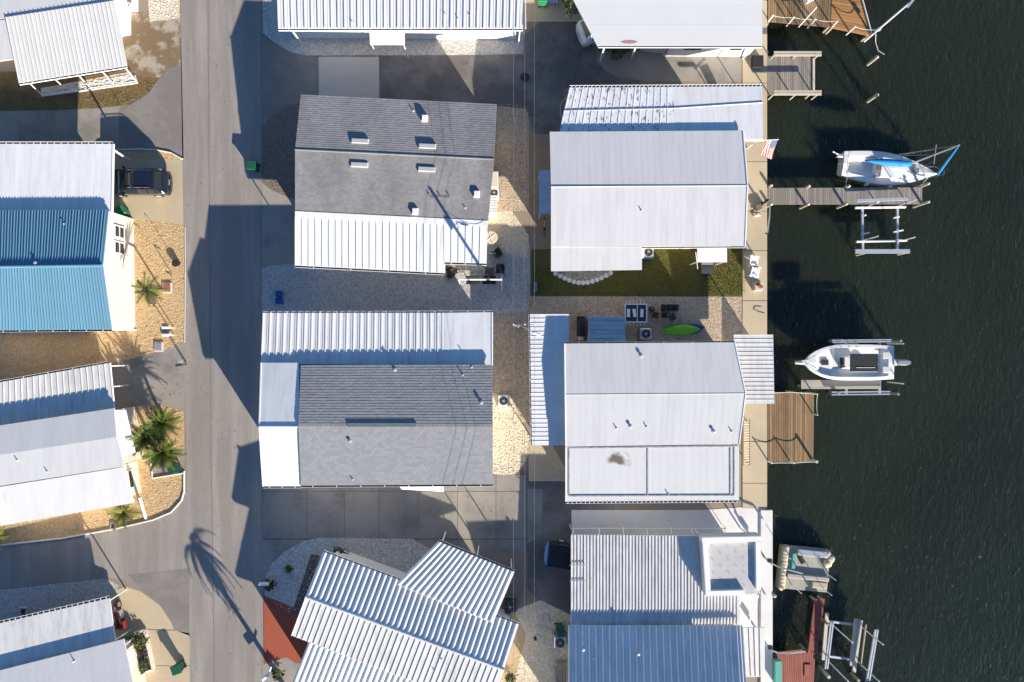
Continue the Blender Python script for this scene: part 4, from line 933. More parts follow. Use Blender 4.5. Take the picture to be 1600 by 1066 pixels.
# long finger dock
t = thing('finger_dock', 'long narrow grey plank dock beside the sailboat', 'dock', W(1320, 306)); o = tuple(t.location)
q = [W(1198, 294, .03), W(1441, 293, .03), W(1441, 319, .03), W(1198, 320, .03)]; planks(t, q, 82, WOODG, o)
MB().slab([W(1198, 297, 0), W(1438, 296, 0), W(1438, 316, 0), W(1198, 317, 0)], 0.2, 0.05).build('frame', WOODG, t, o)
for i, (x, y, hh) in enumerate(((1202, 292, .45), (1202, 321, .45), (1260, 293, .5), (1259, 321, .5), (1322, 293, .5), (1318, 320.5, .5), (1440, 291, .9), (1440, 319, .9))):
    piling(x, y, hh, 'pale topped piling ' + ('at the seawall end', 'one bay out from the seawall', 'half way along', 'at the outer end')[i // 2] + ' of finger dock, ' + ('sailboat side', 'empty lift side')[i % 2], 0.11, 'pilings along the finger dock')
# brown dock
t = thing('roped_dock', 'brown plank dock with white roped posts at its rim', 'dock', W(1236, 667)); o = tuple(t.location)
q = [W(1199, 613, .03), W(1272, 613, .03), W(1271, 722, .03), W(1199, 722, .03)]; joists(t, q, o, WOODB); planks(t, q, 20, WOODB, o)
P3 = [(1200, 721), (1234, 721), (1269, 719)]
for x, y in P3: dpost(t, x, y, 0.85, o, 0.06 if x < 1260 else 0.12, PLAST if x < 1260 else WOODP)
for a, c in zip(P3, P3[1:]): MB().tube(sag(W(*a) + V((0, 0, .8)), W(*c) + V((0, 0, .8)), 0.12), 0.025).build('rope', ROPE, t, o)
P4 = [(1270, 647), (1270, 615), (1232, 612), (1201, 613)]
for x, y in P4: dpost(t, x, y, 0.85, o, 0.06, WOODP)
for a, c in zip(P4, P4[1:]): MB().tube(sag(W(*a) + V((0, 0, .8)), W(*c) + V((0, 0, .8)), 0.12), 0.025).build('rope', ROPE, t, o)
# red dock and bridge
t = thing('red_dock', 'red painted plank dock against the white seawall', 'dock', W(1240, 1045)); o = tuple(t.location)
q = [W(1207, 1020, .03), W(1262, 1014, .03), W(1272, 1140, .03), W(1207, 1140, .03)]; joists(t, q, o, WOODR); planks(t, q, 17, WOODR, o)
q = [W(1262, 1014, .03), W(1274, 1022, .03), W(1268, 1140, .03), W(1262.6, 1140, .03)]; planks(t, q, 4, WOODR, o)
MB().box(W(1262, 1048, .08), (0.5, 0.95, 0.03)).build('hatch', WOODR, t, o)
tag(MB().box((0, 0, .36), (0.5, 1.8, .5)).build('deck_box', TEAL), 'pale teal bench box between white seawall and red dock', 'bench').location = W(1212, 1046)
t = thing('red_gangway', 'narrow peeling red gangway from red dock toward the raft', 'gangway', W(1272, 975)); o = tuple(t.location)
q = [W(1273, 936, -.2), W(1289, 936, -.2), W(1277, 1020, .0), W(1262, 1016, .0)]
planks(t, [q[0], q[3], q[2], q[1]], 24, WOODR, o); MB().slab(inset_z(q, .1), 0.16, 0.05).build('frame', WOODR, t, o)
for x, y in ((1276, 940), (1288, 940)): p_ = W(x, y); MB().bar((p_.x, p_.y, WZ - .6), (p_.x, p_.y, -0.25), 0.1, 7).build('pile', PILE, t, o)
MB().box(W(1266, 1000, .12), (0.10, 2.2, .14), -0.146).build('side_board', WOODR, t, o)
# raft with sandbags
t = thing('raft', 'cluttered beige floating raft edged with sandbags', 'raft', W(1257, 888)); o = tuple(t.location); z = -0.55
q = [W(1222, 853, z), W(1298, 861, z), W(1292, 926, z), W(1215, 919, z)]
MB().slab(q, 0.55, 0.05).build('float', RAFT, t, o); planks(t, q, 9, RAFT, o, gap=0.012)
for i in range(12):
    p_ = lerp(q[0], q[3], (i + .5) / 12) + V((0.25, 0, 0.1)); MB().lathe([(0.05, -.10), (0.26, -.06), (0.30, 0.03), (0.2, 0.12), (0.03, 0.15)], p_, 8).build('sandbag', SAND, t, o, smooth=True)
for i, (x, y) in enumerate(((1291, 866), (1297, 873), (1293, 880))): MB().lathe([(0.05, -.1), (0.34, -.06), (0.38, .04), (0.22, .16), (0.03, .2)], W(x, y, z + .12), 8).build('sandbag', SAND, t, o, smooth=True)
MB().bbox(W(1268, 864, z + .2), (2.2, 0.5, .4), .05, -.1).build('locker', GALV, t, o); MB().bbox(W(1240, 876, z + .1), (0.3, 1.2, .2), .04, -.1).build('green_board', TEAL, t, o)
MB().bbox(W(1252, 873, z + .12), (0.32, 0.85, .2), .08, 0.4).build('black_bag', BLACK, t, o)
MB().bbox(W(1262, 902, z + .14), (3.3, 0.35, .28), .05, -.1).build('bench', RAFT, t, o); MB().bbox(W(1280, 914, z + .1), (1.2, 0.5, .24), .05, -.1).build('crate', SAND, t, o)
for x, y in ((1222, 863), (1238, 915), (1284, 918), (1290, 895), (1283, 862)): p_ = W(x, y, z); MB().bar(p_, p_ + V((0, 0, 1.7)), 0.03).build('pole', PLAST, t, o)
piling(1209, 930, 0.2, 'crooked short piling between white seawall and the raft')
# davits: curved steel boat cranes on the seawall
def davit(label, px, py, qx, qy, z=2.0):
    b = W(px, py); e = W(qx, qy, z); t = thing('davit', label, 'davit', b, group='boat davits on the seawall'); d = e - b
    MB().lathe([(0.16, 0), (0.15, 0.06), (0.09, 0.08), (0.08, 1.5)], n=8).build('post', GALV, t)
    MB().tube([V((0, 0, 1.4)), V((d.x * .15, d.y * .15, 1.85)), V((d.x * .5, d.y * .5, 2.05)), V((d.x, d.y, z))], 0.06).build('arm', GALV, t)
    MB().bbox((0.02, 0.1, 1.1), (0.3, 0.25, 0.35), .03).build('winch', DARK, t); MB().box((d.x, d.y, z - 0.18), (0.1, 0.1, 0.3)).build('hook_block', DARK, t)
davit('steel boat davit on the seawall next to long finger dock', 1190, 321, 1199, 364); davit('steel boat davit swung out over the raft', 1194, 871, 1254, 896); davit('steel boat davit swung out over the red dock', 1195, 1004, 1258, 1018)
tag(MB().box((0, 0, .3), (.8, .9, .5)).build('fish_table', BLACK), 'black covered box by the seawall next to the bench dock', 'box').location = W(1181, 100)

# boat lifts
def lift(label, loc, beams, posts, off=None):
    t = thing('boat_lift', label, 'boat lift', loc); o = tuple(t.location)
    for (x0, y0, x1, y1, z, w, m) in beams:
        a, c = W(x0, y0, z), W(x1, y1, z); d = c - a
        MB().box((a + c) / 2, (d.length, w, 0.16), math.atan2(d.y, d.x)).build('beam', m, t, o)
    for (x, y, hh, r, m) in posts:
        p_ = W(x, y, WZ); MB().bar((p_.x, p_.y, WZ - .6), (p_.x, p_.y, hh), r, 7).build('post', m, t, o)
    return t, o
lift('empty white aluminium boat lift at the long finger dock', W(1378, 355), [
    (1338, 314, 1419, 311, .5, .22, ALU), (1336, 325, 1415, 324, -.3, .14, PLAST), (1347, 322, 1348, 394, -.55, .16, ALU), (1402, 322, 1402, 394, -.55, .16, ALU),
    (1338, 378, 1417, 376, -.3, .14, PLAST), (1336, 393, 1421, 393, .3, .32, ALU), (1350, 338, 1353, 336, -.3, .1, PLAST), (1396, 341, 1405, 339, -.3, .1, PLAST), (1346, 366, 1358, 364, -.3, .1, PLAST), (1396, 363, 1411, 360, -.3, .1, PLAST)],
    [(1338, 398, .2, .12, PILE), (1403, 397, .2, .12, PILE), (1357, 322, .4, .05, PLAST), (1404, 322, 1.3, .04, PLAST), (1348, 376, 1.2, .04, PLAST), (1402, 378, 1.3, .04, PLAST)])
lift('aluminium boat lift cradling the white motorboat', W(1340, 572), [
    (1300, 532, 1392, 531, .75, .09, ALU), (1300, 535, 1392, 534, .75, .09, ALU), (1304, 538, 1340, 538, .3, .08, PLAST), (1299, 617, 1390, 616, .4, .09, ALU), (1299, 613, 1390, 612, .4, .09, ALU),
    (1322, 533, 1322, 616, -.75, .18, ALU), (1374, 533, 1374, 616, -.75, .18, ALU), (1312, 556, 1388, 556, -.62, .2, WOODG), (1312, 582, 1388, 582, -.62, .2, WOODG)],
    [(1297, 533, .85, .16, GALV), (1388, 533, .7, .1, GALV), (1296, 613, .5, .16, GALV), (1388, 614, .35, .1, GALV), (1386, 537, 1.2, .04, PLAST), (1386, 597, 1.2, .04, PLAST)])
t = thing('lift_walkway', 'narrow pale plank walkway beside the white motorboat', 'walkway', W(1314, 600)); o = tuple(t.location)
q = [W(1252, 594, .05), W(1376, 594, .05), W(1376, 608, .05), W(1252, 608, .05)]; planks(t, [q[0], q[3], q[2], q[1]], 6, RAFT, o, gap=.02); MB().slab(inset_z(q, .05), .2, .05).build('frame', WOODG, t, o)
for x in (1256, 1372): p_ = W(x, 604); MB().bar((p_.x, p_.y, WZ - .6), (p_.x, p_.y, -.1), .1, 7).build('pile', PILE, t, o)
lift('empty bare boat lift with pale bunk boards near the red dock', W(1325, 1010), [
    (1292, 958, 1286, 1031, -.5, .26, WOODP), (1298, 972, 1289, 1045, .35, .09, ALU), (1301.5, 972, 1292.5, 1045, .35, .09, ALU),
    (1338, 967, 1330, 1040, -.35, .26, WOODP), (1345, 969, 1334, 1050, -.3, .26, WOODP), (1353, 976, 1345, 1040, -.3, .05, WOODP), (1368, 984, 1354, 1064, .4, .09, ALU), (1371.5, 984, 1358, 1064, .4, .09, ALU),
    (1288, 970, 1334, 976, -.75, .16, ALU), (1283, 1024, 1330, 1030, -.75, .16, ALU)],
    [(1299, 975, 2.3, .05, PLAST), (1293, 1032, 2.3, .05, PLAST), (1344, 978, 2.3, .05, PLAST), (1338, 1032, 2.3, .05, PLAST), (1280, 1042, .6, .14, WOODP), (1284, 967, .1, .1, PILE), (1330, 1052, .1, .12, PILE), (1352, 1068, .9, .16, PLAST)])

def shell(t, st, mh, md):
    """hull and deck from stations (x, halfbeam, sheer, keel, inner halfwidth, inner height)"""
    hull, deck = [], []
    for x, hb, sh, ke, c, zi in st:
        ring = []
        for k in range(9):
            a = k / 8 * 2 - 1; f_ = abs(a)
            ring.append(V((x, -hb * (1 if f_ > .99 else min(1, f_ * 1.25) ** 0.8 * .97) * (1 if a > 0 else -1), ke + (sh - ke) * f_ ** 2.2)))
        hull.append(ring)
        c = min(c, hb * .97)
        deck.append([V((x, hb, sh)), V((x, hb * .98, sh + .03)), V((x, c, sh + .05)), V((x, c * .96, zi)), V((x, 0, zi + (.04 if zi > sh else 0))), V((x, -c * .96, zi)), V((x, -c, sh + .05)), V((x, -hb * .98, sh + .03)), V((x, -hb, sh))])
    MB().loft(hull).build('hull', mh, t, smooth=False); return MB().loft(deck, caps=False).build('deck', md, t)
# motorboat on the lift, bow to the left
mbx = W(1318, 566, 0); t = thing('motorboat', 'white centre console motorboat with black canopy raised on lift', 'boat', (mbx.x, mbx.y, -0.35), math.pi)
sts = []
Lm = 7.0
for k in range(17):
    u = k / 16; x = -3.55 + Lm * u; hb = 1.38 * (0.93 + .07 * min(1, u * 4)) * (1 if u < .5 else max(.05, (1 - ((u - .5) / .5) ** 2.6) ** .7)); sh = 1.0 + .28 * u * u; ke = 0.0 if u < .6 else 0.9 * ((u - .6) / .4) ** 2.2
    zi = .72 if .12 < u < .66 else (.92 if u >= .66 and u < .82 else sh + .06)
    sts.append((x, hb, sh, ke, hb * .82 if u < .82 else hb * .6, zi))
d_ = shell(t, sts, GEL, GEL)
MB().bbox((-.05, 0, .80), (1.15, .95, .8), .08).build('console', GEL, t); MB().box((0.56, 0, 1.30), (0.05, .8, .4), tilt=Matrix.Rotation(R(-25), 3, 'Y')).build('windscreen', GLASS, t)
MB().bbox((-1.0, 0, .68), (.5, 1.0, .55), .06).build('helm_seat', GEL, t); MB().bbox((0.95, 0, .62), (.6, .7, .4), .06).build('console_seat', GEL, t)
tt = MB().bbox((-.62, 0, 2.28), (2.1, 1.3, .08), .03).build('canopy', BLACK, t); fr = MB()
for sx in (-1.66, .42): fr.bar((sx, -.66, 2.24), (sx, .66, 2.24), .03)
for sy in (-.66, .66): fr.bar((-1.66, sy, 2.24), (.42, sy, 2.24), .03)
for sx, sy in ((-1.3, -.5), (-1.3, .5), (.2, -.5), (.2, .5)): fr.bar((sx, sy * 1.1, 2.24), (sx * .7, sy, .5), .03)
fr.build('canopy_frame', ALU, t)
MB().bar((-1.4, .35, 2.34), (0.0, .35, 2.36), .015).build('antenna', PLAST, t)
MB().bbox((1.75, 0, 1.0), (.55, .42, .06), .02).build('hatch', DARK, t)
MB().box((2.35, 0, 1.22), (1.2, 1.0, .03)).build('foredeck_pad', GEL, t) if False else None
MB().tube([(1.4, 1.05, 1.36), (2.3, .8, 1.45), (3.1, .35, 1.5), (3.45, .1, 1.5), (3.45, -.1, 1.5), (3.1, -.35, 1.5), (2.3, -.8, 1.45), (1.4, -1.05, 1.36)], .02).build('bow_rail', CHROME, t)
MB().loft([[V((3.2, -.22, 1.3)), V((3.2, .22, 1.3)), V((3.2, .22, 1.38)), V((3.2, -.22, 1.38))], [V((4.2, -.12, 1.34)), V((4.2, .12, 1.34)), V((4.2, .12, 1.42)), V((4.2, -.12, 1.42))]], closed=True).build('bow_pulpit', GEL, t)
MB().bbox((3.95, 0, 1.45), (.6, .12, .12), .02).build('anchor', GALV, t)
ob = MB().loft([[V((x, y * w, z)) for y, z in ((-1, .75), (-1, 1.25), (-.6, 1.5), (.6, 1.5), (1, 1.25), (1, .75))] for x, w in ((-3.75, .14), (-3.9, .22), (-4.3, .25), (-4.6, .16))], closed=True).build('outboard_motor', GALV, t, smooth=False)
MB().box((-4.1, 0, .35), (.22, .1, .9)).build('leg', DARK, ob); MB().box((-3.62, 0, 1.0), (.22, .5, .35)).build('bracket', GEL, t)
for y in (-.55, .55): MB().bbox((-3.0, y, 1.04), (.7, .5, .1), .03).build('rear_bench', GELC, t)
# sailboat, bow to the right
a0, a1 = W(1319, 254, 0), W(1464, 272, 0); ax = a1 - a0; c = (a0 + a1) / 2; ang = math.atan2(ax.y, ax.x)
t = thing('sailboat', 'white sailboat with blue sail cover and furled blue jib at finger dock', 'boat', (c.x, c.y, WZ), ang)
sts = []; Ls = ax.length
for k in range(21):
    u = k / 20; x = -Ls / 2 + Ls * u; hb = 1.28 * (.74 + .26 * math.sin(min(1, u / .42) * 1.571)) * (1 if u < .42 else max(.03, (1 - ((u - .42) / .58) ** 1.9))); sh = .85 + .25 * (u - .3) ** 2 * 2; ke = -.35 + .9 * max(0, (u - .6) / .4) ** 2
    if .06 < u < .36: zi, cc = .38, hb * .66
    elif .38 < u < .78: zi, cc = sh + .30 * (1 - max(0, (u - .55) / .23) * .6), hb * .62
    else: zi, cc = sh + .07, hb * .6
    sts.append((x, hb, sh, ke, cc, zi))
shell(t, sts, GEL, GEL)
for y in (-.62, .62): MB().bbox((-Ls * .29, y, .56), (2.1, .34, .30), .03).build('cockpit_bench', GEL, t)
MB().bbox((-.72, 0, 1.13), (.7, .62, .1), .02).build('companionway', mat('teak', (.16, .12, .09), .7), t); MB().bbox((1.9, .02, 1.24), (.5, .5, .07), .02).build('fore_hatch', mat('smoked_plastic', (.2, .19, .17), .3), t)
for y in (-.74, .74): MB().box((.25, y * .92, 1.08), (1.5, .05, .12), 0.0).build('cabin_window', GLASS, t)
inv = Matrix.Rotation(-ang, 3, 'Z')
def loc_(p): return inv @ (p - V((c.x, c.y, WZ)))
mbase = loc_(W(1421, 257, 0.1)); mtop = loc_(W(1499, 227, 7.2))
mbase.z = 1.2
MB().bar(mbase, mtop, .065, 8, .05).build('mast', ALU, t)
boom0 = loc_(W(1421, 257.5, .9)); boom1 = loc_(W(1350, 252, 1.0)); bm_ = MB(); bm_.bar(boom0, boom1, .045); bm_.build('boom', ALU, t)
rg = []
for k in range(9):
    u = k / 8; p_ = lerp(boom1, boom0, u) + V((0, 0, .1)); w_ = (.08 + .20 * math.sin(u * 2.6)) ; rg.append([p_ + V((0, w_ * math.cos(a), .9 * w_ * math.sin(a) + .08)) for a in [i * .785 for i in range(8)]])
MB().loft(rg, closed=True).build('sail_cover', SAILB, t, smooth=True)
bow = loc_(W(1467, 271.5, .05)); bow.z = 1.05
MB().bar(bow, lerp(bow, mtop, .96), .10, 8, .05).build('furled_jib', SAILB, t)
for e in ((-Ls / 2 + .1, 0, .9), (.6, 1.1, .95), (.6, -1.1, .95), (Ls / 2, 0, 1.0)): MB().bar(mtop, e, .014, 5).build('stay', CHROME, t)
for e in ((.3, 1.05, .95), (.3, -1.05, .95)): MB().bar(lerp(mbase, mtop, .55), e, .012, 5).build('stay', CHROME, t)
sp_ = lerp(mbase, mtop, .55); MB().bar(sp_ + V((0, -.7, 0)), sp_ + V((0, .7, 0)), .025).build('spreader', ALU, t)
MB().tube([(Ls / 2 - .9, .45, 1.05), (Ls / 2 - .5, .4, 1.55), (Ls / 2 + .25, .15, 1.6), (Ls / 2 + .25, -.15, 1.6), (Ls / 2 - .5, -.4, 1.55), (Ls / 2 - .9, -.45, 1.05)], .022).build('bow_pulpit', CHROME, t)
MB().tube([(-Ls / 2 + .5, .85, .95), (-Ls / 2 + .1, .8, 1.5), (-Ls / 2 + .1, -.8, 1.5), (-Ls / 2 + .5, -.85, .95)], .022).build('stern_rail', CHROME, t)
ob = MB().bbox((-Ls / 2 - .3, .55, .85), (.45, .28, .4), .06).build('outboard_motor', GALV, t); MB().box((-Ls / 2 - .3, .55, .25), (.16, .08, .9)).build('leg', DARK, ob); MB().bar((-Ls / 2 - .5, .6, 1.0), (-Ls / 2 - .95, .75, 1.05), .05).build('tiller_arm', PLAST, ob)
MB().bar((-Ls / 2 - .35, -.1, .9), (-Ls / 2 + .9, 0, 1.0), .035).build('tiller', WOODB, t)
for u in (.3, .55): MB().lathe([(0.03, 0), (.12, .05), (.13, .25), (.12, .45), (.03, .5)], (-Ls / 2 + Ls * u, -1.33 if u < .4 else -1.3, .35), 8).build('fender', PLAST, t, smooth=True)
MB().lathe([(.12, 0), (.13, .1), (.09, .16), (.05, .2)], (-.9, .62, 1.0), 8).build('winch', CHROME, t); MB().lathe([(.12, 0), (.13, .1), (.09, .16), (.05, .2)], (-.9, -.62, 1.0), 8).build('winch', CHROME, t)
tag(MB().tube(sag(W(1325, 273, .1), W(1322, 292, .5), .1), .025).build('mooring_rope', ROPE), 'pale mooring line from sailboat stern to finger dock', 'rope')
tag(MB().tube(sag(W(1450, 278, .1), W(1440, 290, .6), .1), .025).build('mooring_rope', ROPE), 'pale mooring line from sailboat bow to end of finger dock', 'rope')
# flag on an angled staff
t = thing('flag', 'stars and stripes flag hanging from angled staff over the quay', 'flag', W(1196, 222)); o = tuple(t.location)
z = 2.75; A = W(1193, 219, z); B = W(1217, 218, z + .25); MB().bar(A - V((.3, 0, .1)), B, .035).build('staff', WHITE, t, o)
c0, c1 = W(1197.5, 220, z), W(1215, 219, z + .1); e0, e1 = W(1188.5, 242, z - 1.1), W(1206, 249, z - 1.2)
cl = MB(); nu, nv = 13, 14
def fp(i, j):
    u, v = i / nu, j / nv; p_ = lerp(lerp(c0, c1, u), lerp(e0, e1, u), v); return p_ + V((0.05 * math.sin(u * 9 + v * 5) * v, 0, .07 * math.sin(u * 8 + v * 4) * v))
for i in range(nu):
    for j in range(nv):
        can = i >= 6 and j < 6
        cl.add([fp(i, j), fp(i + 1, j), fp(i + 1, j + 1), fp(i, j + 1)], [(0, 1, 2, 3)], 2 if can else (0 if i % 2 == 0 else 1))
cl.build('cloth', [FLR, FLW, FLB], t, o, fix=False)
sr = MB(); nn = (c1 - c0).cross(e0 - c0).normalized(); nn = nn if nn.z > 0 else -nn
for a in range(9):
    for b in range(11):
        if (a + b) % 2 == 0:
            p_ = fp(6 + .7 * (a + .5) * 7 / 9 / .7, (b + .5) * 6 / 11) + nn * .012; r_ = .03
            sr.add([p_ + (c1 - c0).normalized() * (r_ if k % 2 == 0 else r_ * .45) * math.cos(k * .628) + (e0 - c0).normalized() * (r_ if k % 2 == 0 else r_ * .45) * math.sin(k * .628) for k in range(10)], [tuple(range(10))])
sr.build('stars', FLW, t, o, fix=False, kind='stuff')
# ================================================================ vehicles and yard things
def car(name, label, loc, rz, m, L_=4.65, Wd=1.86, Hh=1.74, pickup=False, cat='car'):
    """nose toward +x"""
    t = thing(name, label, cat, loc, rz); hw = Wd / 2; k = L_ / 4.65
    if pickup: st = [(2.3, .72, .62, .74, .70, .74), (2.2, .86, .45, .98, .80, .98), (1.9, .93, .3, 1.05, .86, 1.05), (1.05, .95, .3, 1.12, .88, 1.12), (.45, .95, .3, 1.14, .70, 1.78), (-.1, .95, .3, 1.14, .72, 1.82), (-.62, .95, .3, 1.14, .72, 1.8), (-.72, .95, .3, 1.14, .86, 1.16), (-2.1, .95, .3, 1.14, .88, 1.18), (-2.3, .93, .42, 1.12, .86, 1.14)]
    else: st = [(2.3, .70, .55, .72, .66, .72), (2.22, .84, .42, .92, .76, .93), (1.9, .92, .3, 1.0, .82, 1.02), (1.25, .95, .28, 1.06, .86, 1.08), (.55, .95, .28, 1.08, .70, 1.58), (.2, .95, .28, 1.08, .70, 1.70), (-1.2, .95, .28, 1.1, .70, 1.74), (-1.75, .95, .28, 1.1, .68, 1.70), (-2.12, .93, .34, 1.1, .74, 1.24), (-2.26, .90, .40, 1.02, .80, 1.05), (-2.36, .80, .44, .92, .68, .94), (-2.43, .60, .5, .8, .5, .8)]
    rings = []
    for x, w, z0, zs, wr, zr in st:
        w *= hw / .95; wr *= hw / .95; x *= k
        rings.append([V((x, -w * .94, z0)), V((x, -w, (z0 + zs) / 2)), V((x, -w * .98, zs)), V((x, -wr, zr)), V((x, -wr * .6, zr + .035)), V((x, 0, zr + .045)), V((x, wr * .6, zr + .035)), V((x, wr, zr)), V((x, w * .98, zs)), V((x, w, (z0 + zs) / 2)), V((x, w * .94, z0))])
    bd = MB().loft(rings, closed=True).build('body', m, t, smooth=False)
    def glass(nm, i, j, ids, e=.055):
        A_, B_ = rings[i], rings[j]; q = [A_[ids[0]], A_[ids[1]], B_[ids[1]], B_[ids[0]]]
        cc = sum(q, V()) / 4; q = [lerp(cc, p_, .88) for p_ in q]; n = (q[1] - q[0]).cross(q[3] - q[0]).normalized()
        if n.dot(cc - V((0, 0, .9))) < 0: n = -n
        MB().add([p_ + n * e for p_ in q] + [p_ - n * .02 for p_ in q], [(0, 1, 2, 3), (0, 4, 5, 1), (1, 5, 6, 2), (2, 6, 7, 3), (3, 7, 4, 0)]).build(nm, GLASS, t)
    if pickup:
        glass('windscreen', 3, 4, (3, 7)); glass('rear_window', 6, 7, (3, 7))
        for s in ((2, 3), (7, 8)): glass('side_window', 4, 6, s)
        MB().bbox((-1.5 * k, 0, 1.24), (1.5 * k, Wd * .88, .06), .02).build('bed_cover', BLACK, t)
    else:
        glass('windscreen', 3, 4, (3, 7)); glass('rear_window', 7, 8, (3, 7))
        for s in ((2, 3), (7, 8)): glass('side_window', 4, 5, s); glass('side_window', 5, 6, s); glass('side_window', 6, 7, s)
        MB().box((.0 * k, 0, 1.765), (.62, .95, .012)).build('sunroof', GLASS, t)
        for s in (-1, 1): MB().tube([(.3 * k, s * .66, 1.72), (.2 * k, s * .66, 1.79), (-1.4 * k, s * .66, 1.82), (-1.6 * k, s * .66, 1.75)], .025).build('roof_rail', CHROME, t)
    for x in (1.42 * k, -1.42 * k):
        for s in (-1, 1):
            w_ = MB().bar((x, s * (hw - .22), .35), (x, s * (hw + .005), .35), .35, 16).build('wheel', TYRE, t); MB().bar((x, s * (hw - .02), .35), (x, s * (hw + .015), .35), .22, 10).build('rim', ALU, w_)
    for s in (-1, 1):
        MB().bbox((2.2 * k, s * .68, .8), (.2, .32, .14), .03).build('headlight', PLAST, t); MB().bbox((-2.2 * k, s * .76, .96), (.14, .13, .22), .03).build('tail_light', REDL, t)
        MB().bbox((.85 * k, s * (hw + .1), 1.12), (.18, .2, .16), .04).build('mirror', m, t)
    MB().prism([(-2.15 * k, -.93 * hw / .95), (-2.36 * k, -.86 * hw / .95), (-2.48 * k, -.55), (-2.52 * k, 0), (-2.48 * k, .55), (-2.36 * k, .86 * hw / .95), (-2.15 * k, .93 * hw / .95)], .4, .68).build('bumper', m if not pickup else CHROME, t); MB().bbox((2.3 * k, 0, .5), (.16, Wd * .82, .22), .05).build('bumper', CARG, t)
    MB().box((-2.43 * k - .02, 0, .76), (.02, .4, .14)).build('number_plate', GALV, t)
    return t
car('parked_suv', 'black SUV with roof rails parked on tan concrete drive', W(224, 289), math.pi, CARB, Wd=1.95).scale = (1, 1, 1.12)
car('parked_suv', 'white SUV half hidden under slanted carport roof', W(949, 45), R(20), CARW)
car('pickup_truck', 'black pickup with covered bed backed under grey ribbed roof', W(908, 866), R(-6), CARB, 5.4, 1.95, 1.85, True, 'truck')
# motorcycle
t = thing('motorcycle', 'dark red motorcycle parked under edge of weathered carport', 'motorcycle', W(192, 957), R(103))
for x in (-.75, .75):
    w_ = MB().bar((x, -.07, .32), (x, .07, .32), .32, 16).build('wheel', TYRE, t); MB().bar((x, -.075, .32), (x, .075, .32), .2, 10).build('rim', CHROME, w_)
MB().bbox((.15, 0, .82), (.6, .36, .26), .1).build('fuel_tank', REDP, t); MB().bbox((-.4, 0, .78), (.75, .36, .14), .05).build('seat', BLACK, t); MB().bbox((-.85, 0, .7), (.5, .24, .1), .04).build('rear_fender', REDP, t)
MB().bbox((.75, 0, .68), (.5, .2, .08), .03).build('front_fender', REDP, t); MB().bbox((.05, 0, .45), (.6, .4, .4), .05).build('engine', GALV, t)
MB().tube([(.35, -.42, 1.08), (.52, -.2, 1.12), (.52, .2, 1.12), (.35, .42, 1.08)], .025).build('handlebar', CHROME, t); MB().bar((.52, 0, 1.1), (.75, 0, .32), .05).build('fork', CHROME, t)
for s in (-1, 1): MB().bbox((-.75, s * .3, .62), (.55, .18, .35), .05).build('saddle_bag', REDP, t); MB().bar((.45, s * .4, 1.1), (.42, s * .46, 1.25), .05).build('mirror', CHROME, t)
MB().bar((.68, 0, .95), (.82, 0, .95), .1, 10).build('headlight', CHROME, t)
# wheeled bins
def bin_(label, px, py, rz, m, g='wheeled waste bins'):
    t = thing('waste_bin', label, 'waste bin', W(px, py), rz, g)
    MB().loft([[V((x * a, y * a, z)) for x, y in ((-.24, -.26), (.24, -.26), (.24, .26), (-.24, .26))] for z, a in ((.06, 1), (.9, 1.28))], closed=True).build('tub', m, t)
    MB().bbox((0.02, 0, .96), (.70, .72, .10), .05).build('lid', m, t); MB().bar((-.38, -.26, .93), (-.38, .26, .93), .025).build('handle', m, t)
    for s in (-1, 1): MB().bar((-.26, s * .22, .11), (-.26, s * .29, .11), .11, 10).build('wheel', TYRE, t)
bin_('dark green waste bin on grey pad beside sago palms', 279, 730, R(20), GRN); bin_('dark green waste bin on road edge by dark gravel bed', 400, 263, R(175), GRN)
bin_('dark green waste bin casting long shadow on tan drive', 284, 1038, R(200), GRN); bin_('bright green waste bin behind parked SUV by cream wall', 198, 333, R(-60), GRNL)
bin_('bright green waste bin on pad near navy bin', 847, 6, R(90), GRNL); bin_('navy waste bin standing next to bright green bin', 863, 2, R(90), NAVY); bin_('green waste bin in shade beside air conditioner', 874, 978, R(10), GRN)
bb = thing('blue_crates', 'pair of bright blue plastic lids lying on shaded grey gravel', 'crates', W(437, 465))
for s in (-1, 1): MB().loft([[V((x * a, s * .27 + y * a, z)) for x, y in ((-.22, -.24), (.22, -.24), (.28, -.15), (.28, .15), (.22, .24), (-.22, .24), (-.28, .15), (-.28, -.15))] for z, a in ((0, .9), (.22, 1), (.28, .85))], closed=True).build('lid', BLUP, bb)
# air conditioners
def ac(label, px, py, m, w=.85, rz=0.0, pad=None):
    t = thing('air_conditioner', label, 'air conditioner', W(px, py), rz, 'air conditioning units')
    MB().box((0, 0, .05), (w + .15, w + .15, .1)).build('base', CONCG, t); MB().bbox((0, 0, .48), (w, w, .78), .06).build('cabinet', m, t)
    MB().lathe([(w * .40, .872), (w * .40, .885), (w * .38, .89)], n=20).build('fan_grille', DARK, t); MB().lathe([(.1, .89), (.09, .93)], n=10).build('hub', GALV, t)
    for k in range(6): MB().box((w * .2 * math.cos(k * 1.047), w * .2 * math.sin(k * 1.047), .90), (w * .38, .012, .012), k * 1.047).build('grille_bar', GALV, t)
ac('cream air conditioner between shingled house and shell gravel', 787, 625, WALLW); ac('cream air conditioner set against dark shingled house', 772, 305, WALLW, .8); ac('beige air conditioner at corner of lower white roof extension', 1010, 396, WALLW, .8)
ac('grey air conditioner beside the kayaks', 1006, 522, GALV, .85); ac('grey air conditioner beside round stepping stones', 874, 997, GALV, .9); ac('dark air conditioner by askew house carport', 797, 942, DARK, .85)
tag(MB().bbox((0, 0, .85), (.7, 1.2, 1.7), .05).build('utility_cabinet', WALLB), 'cream metal cabinet against shingled house above fan unit', 'cabinet').location = W(772, 288)
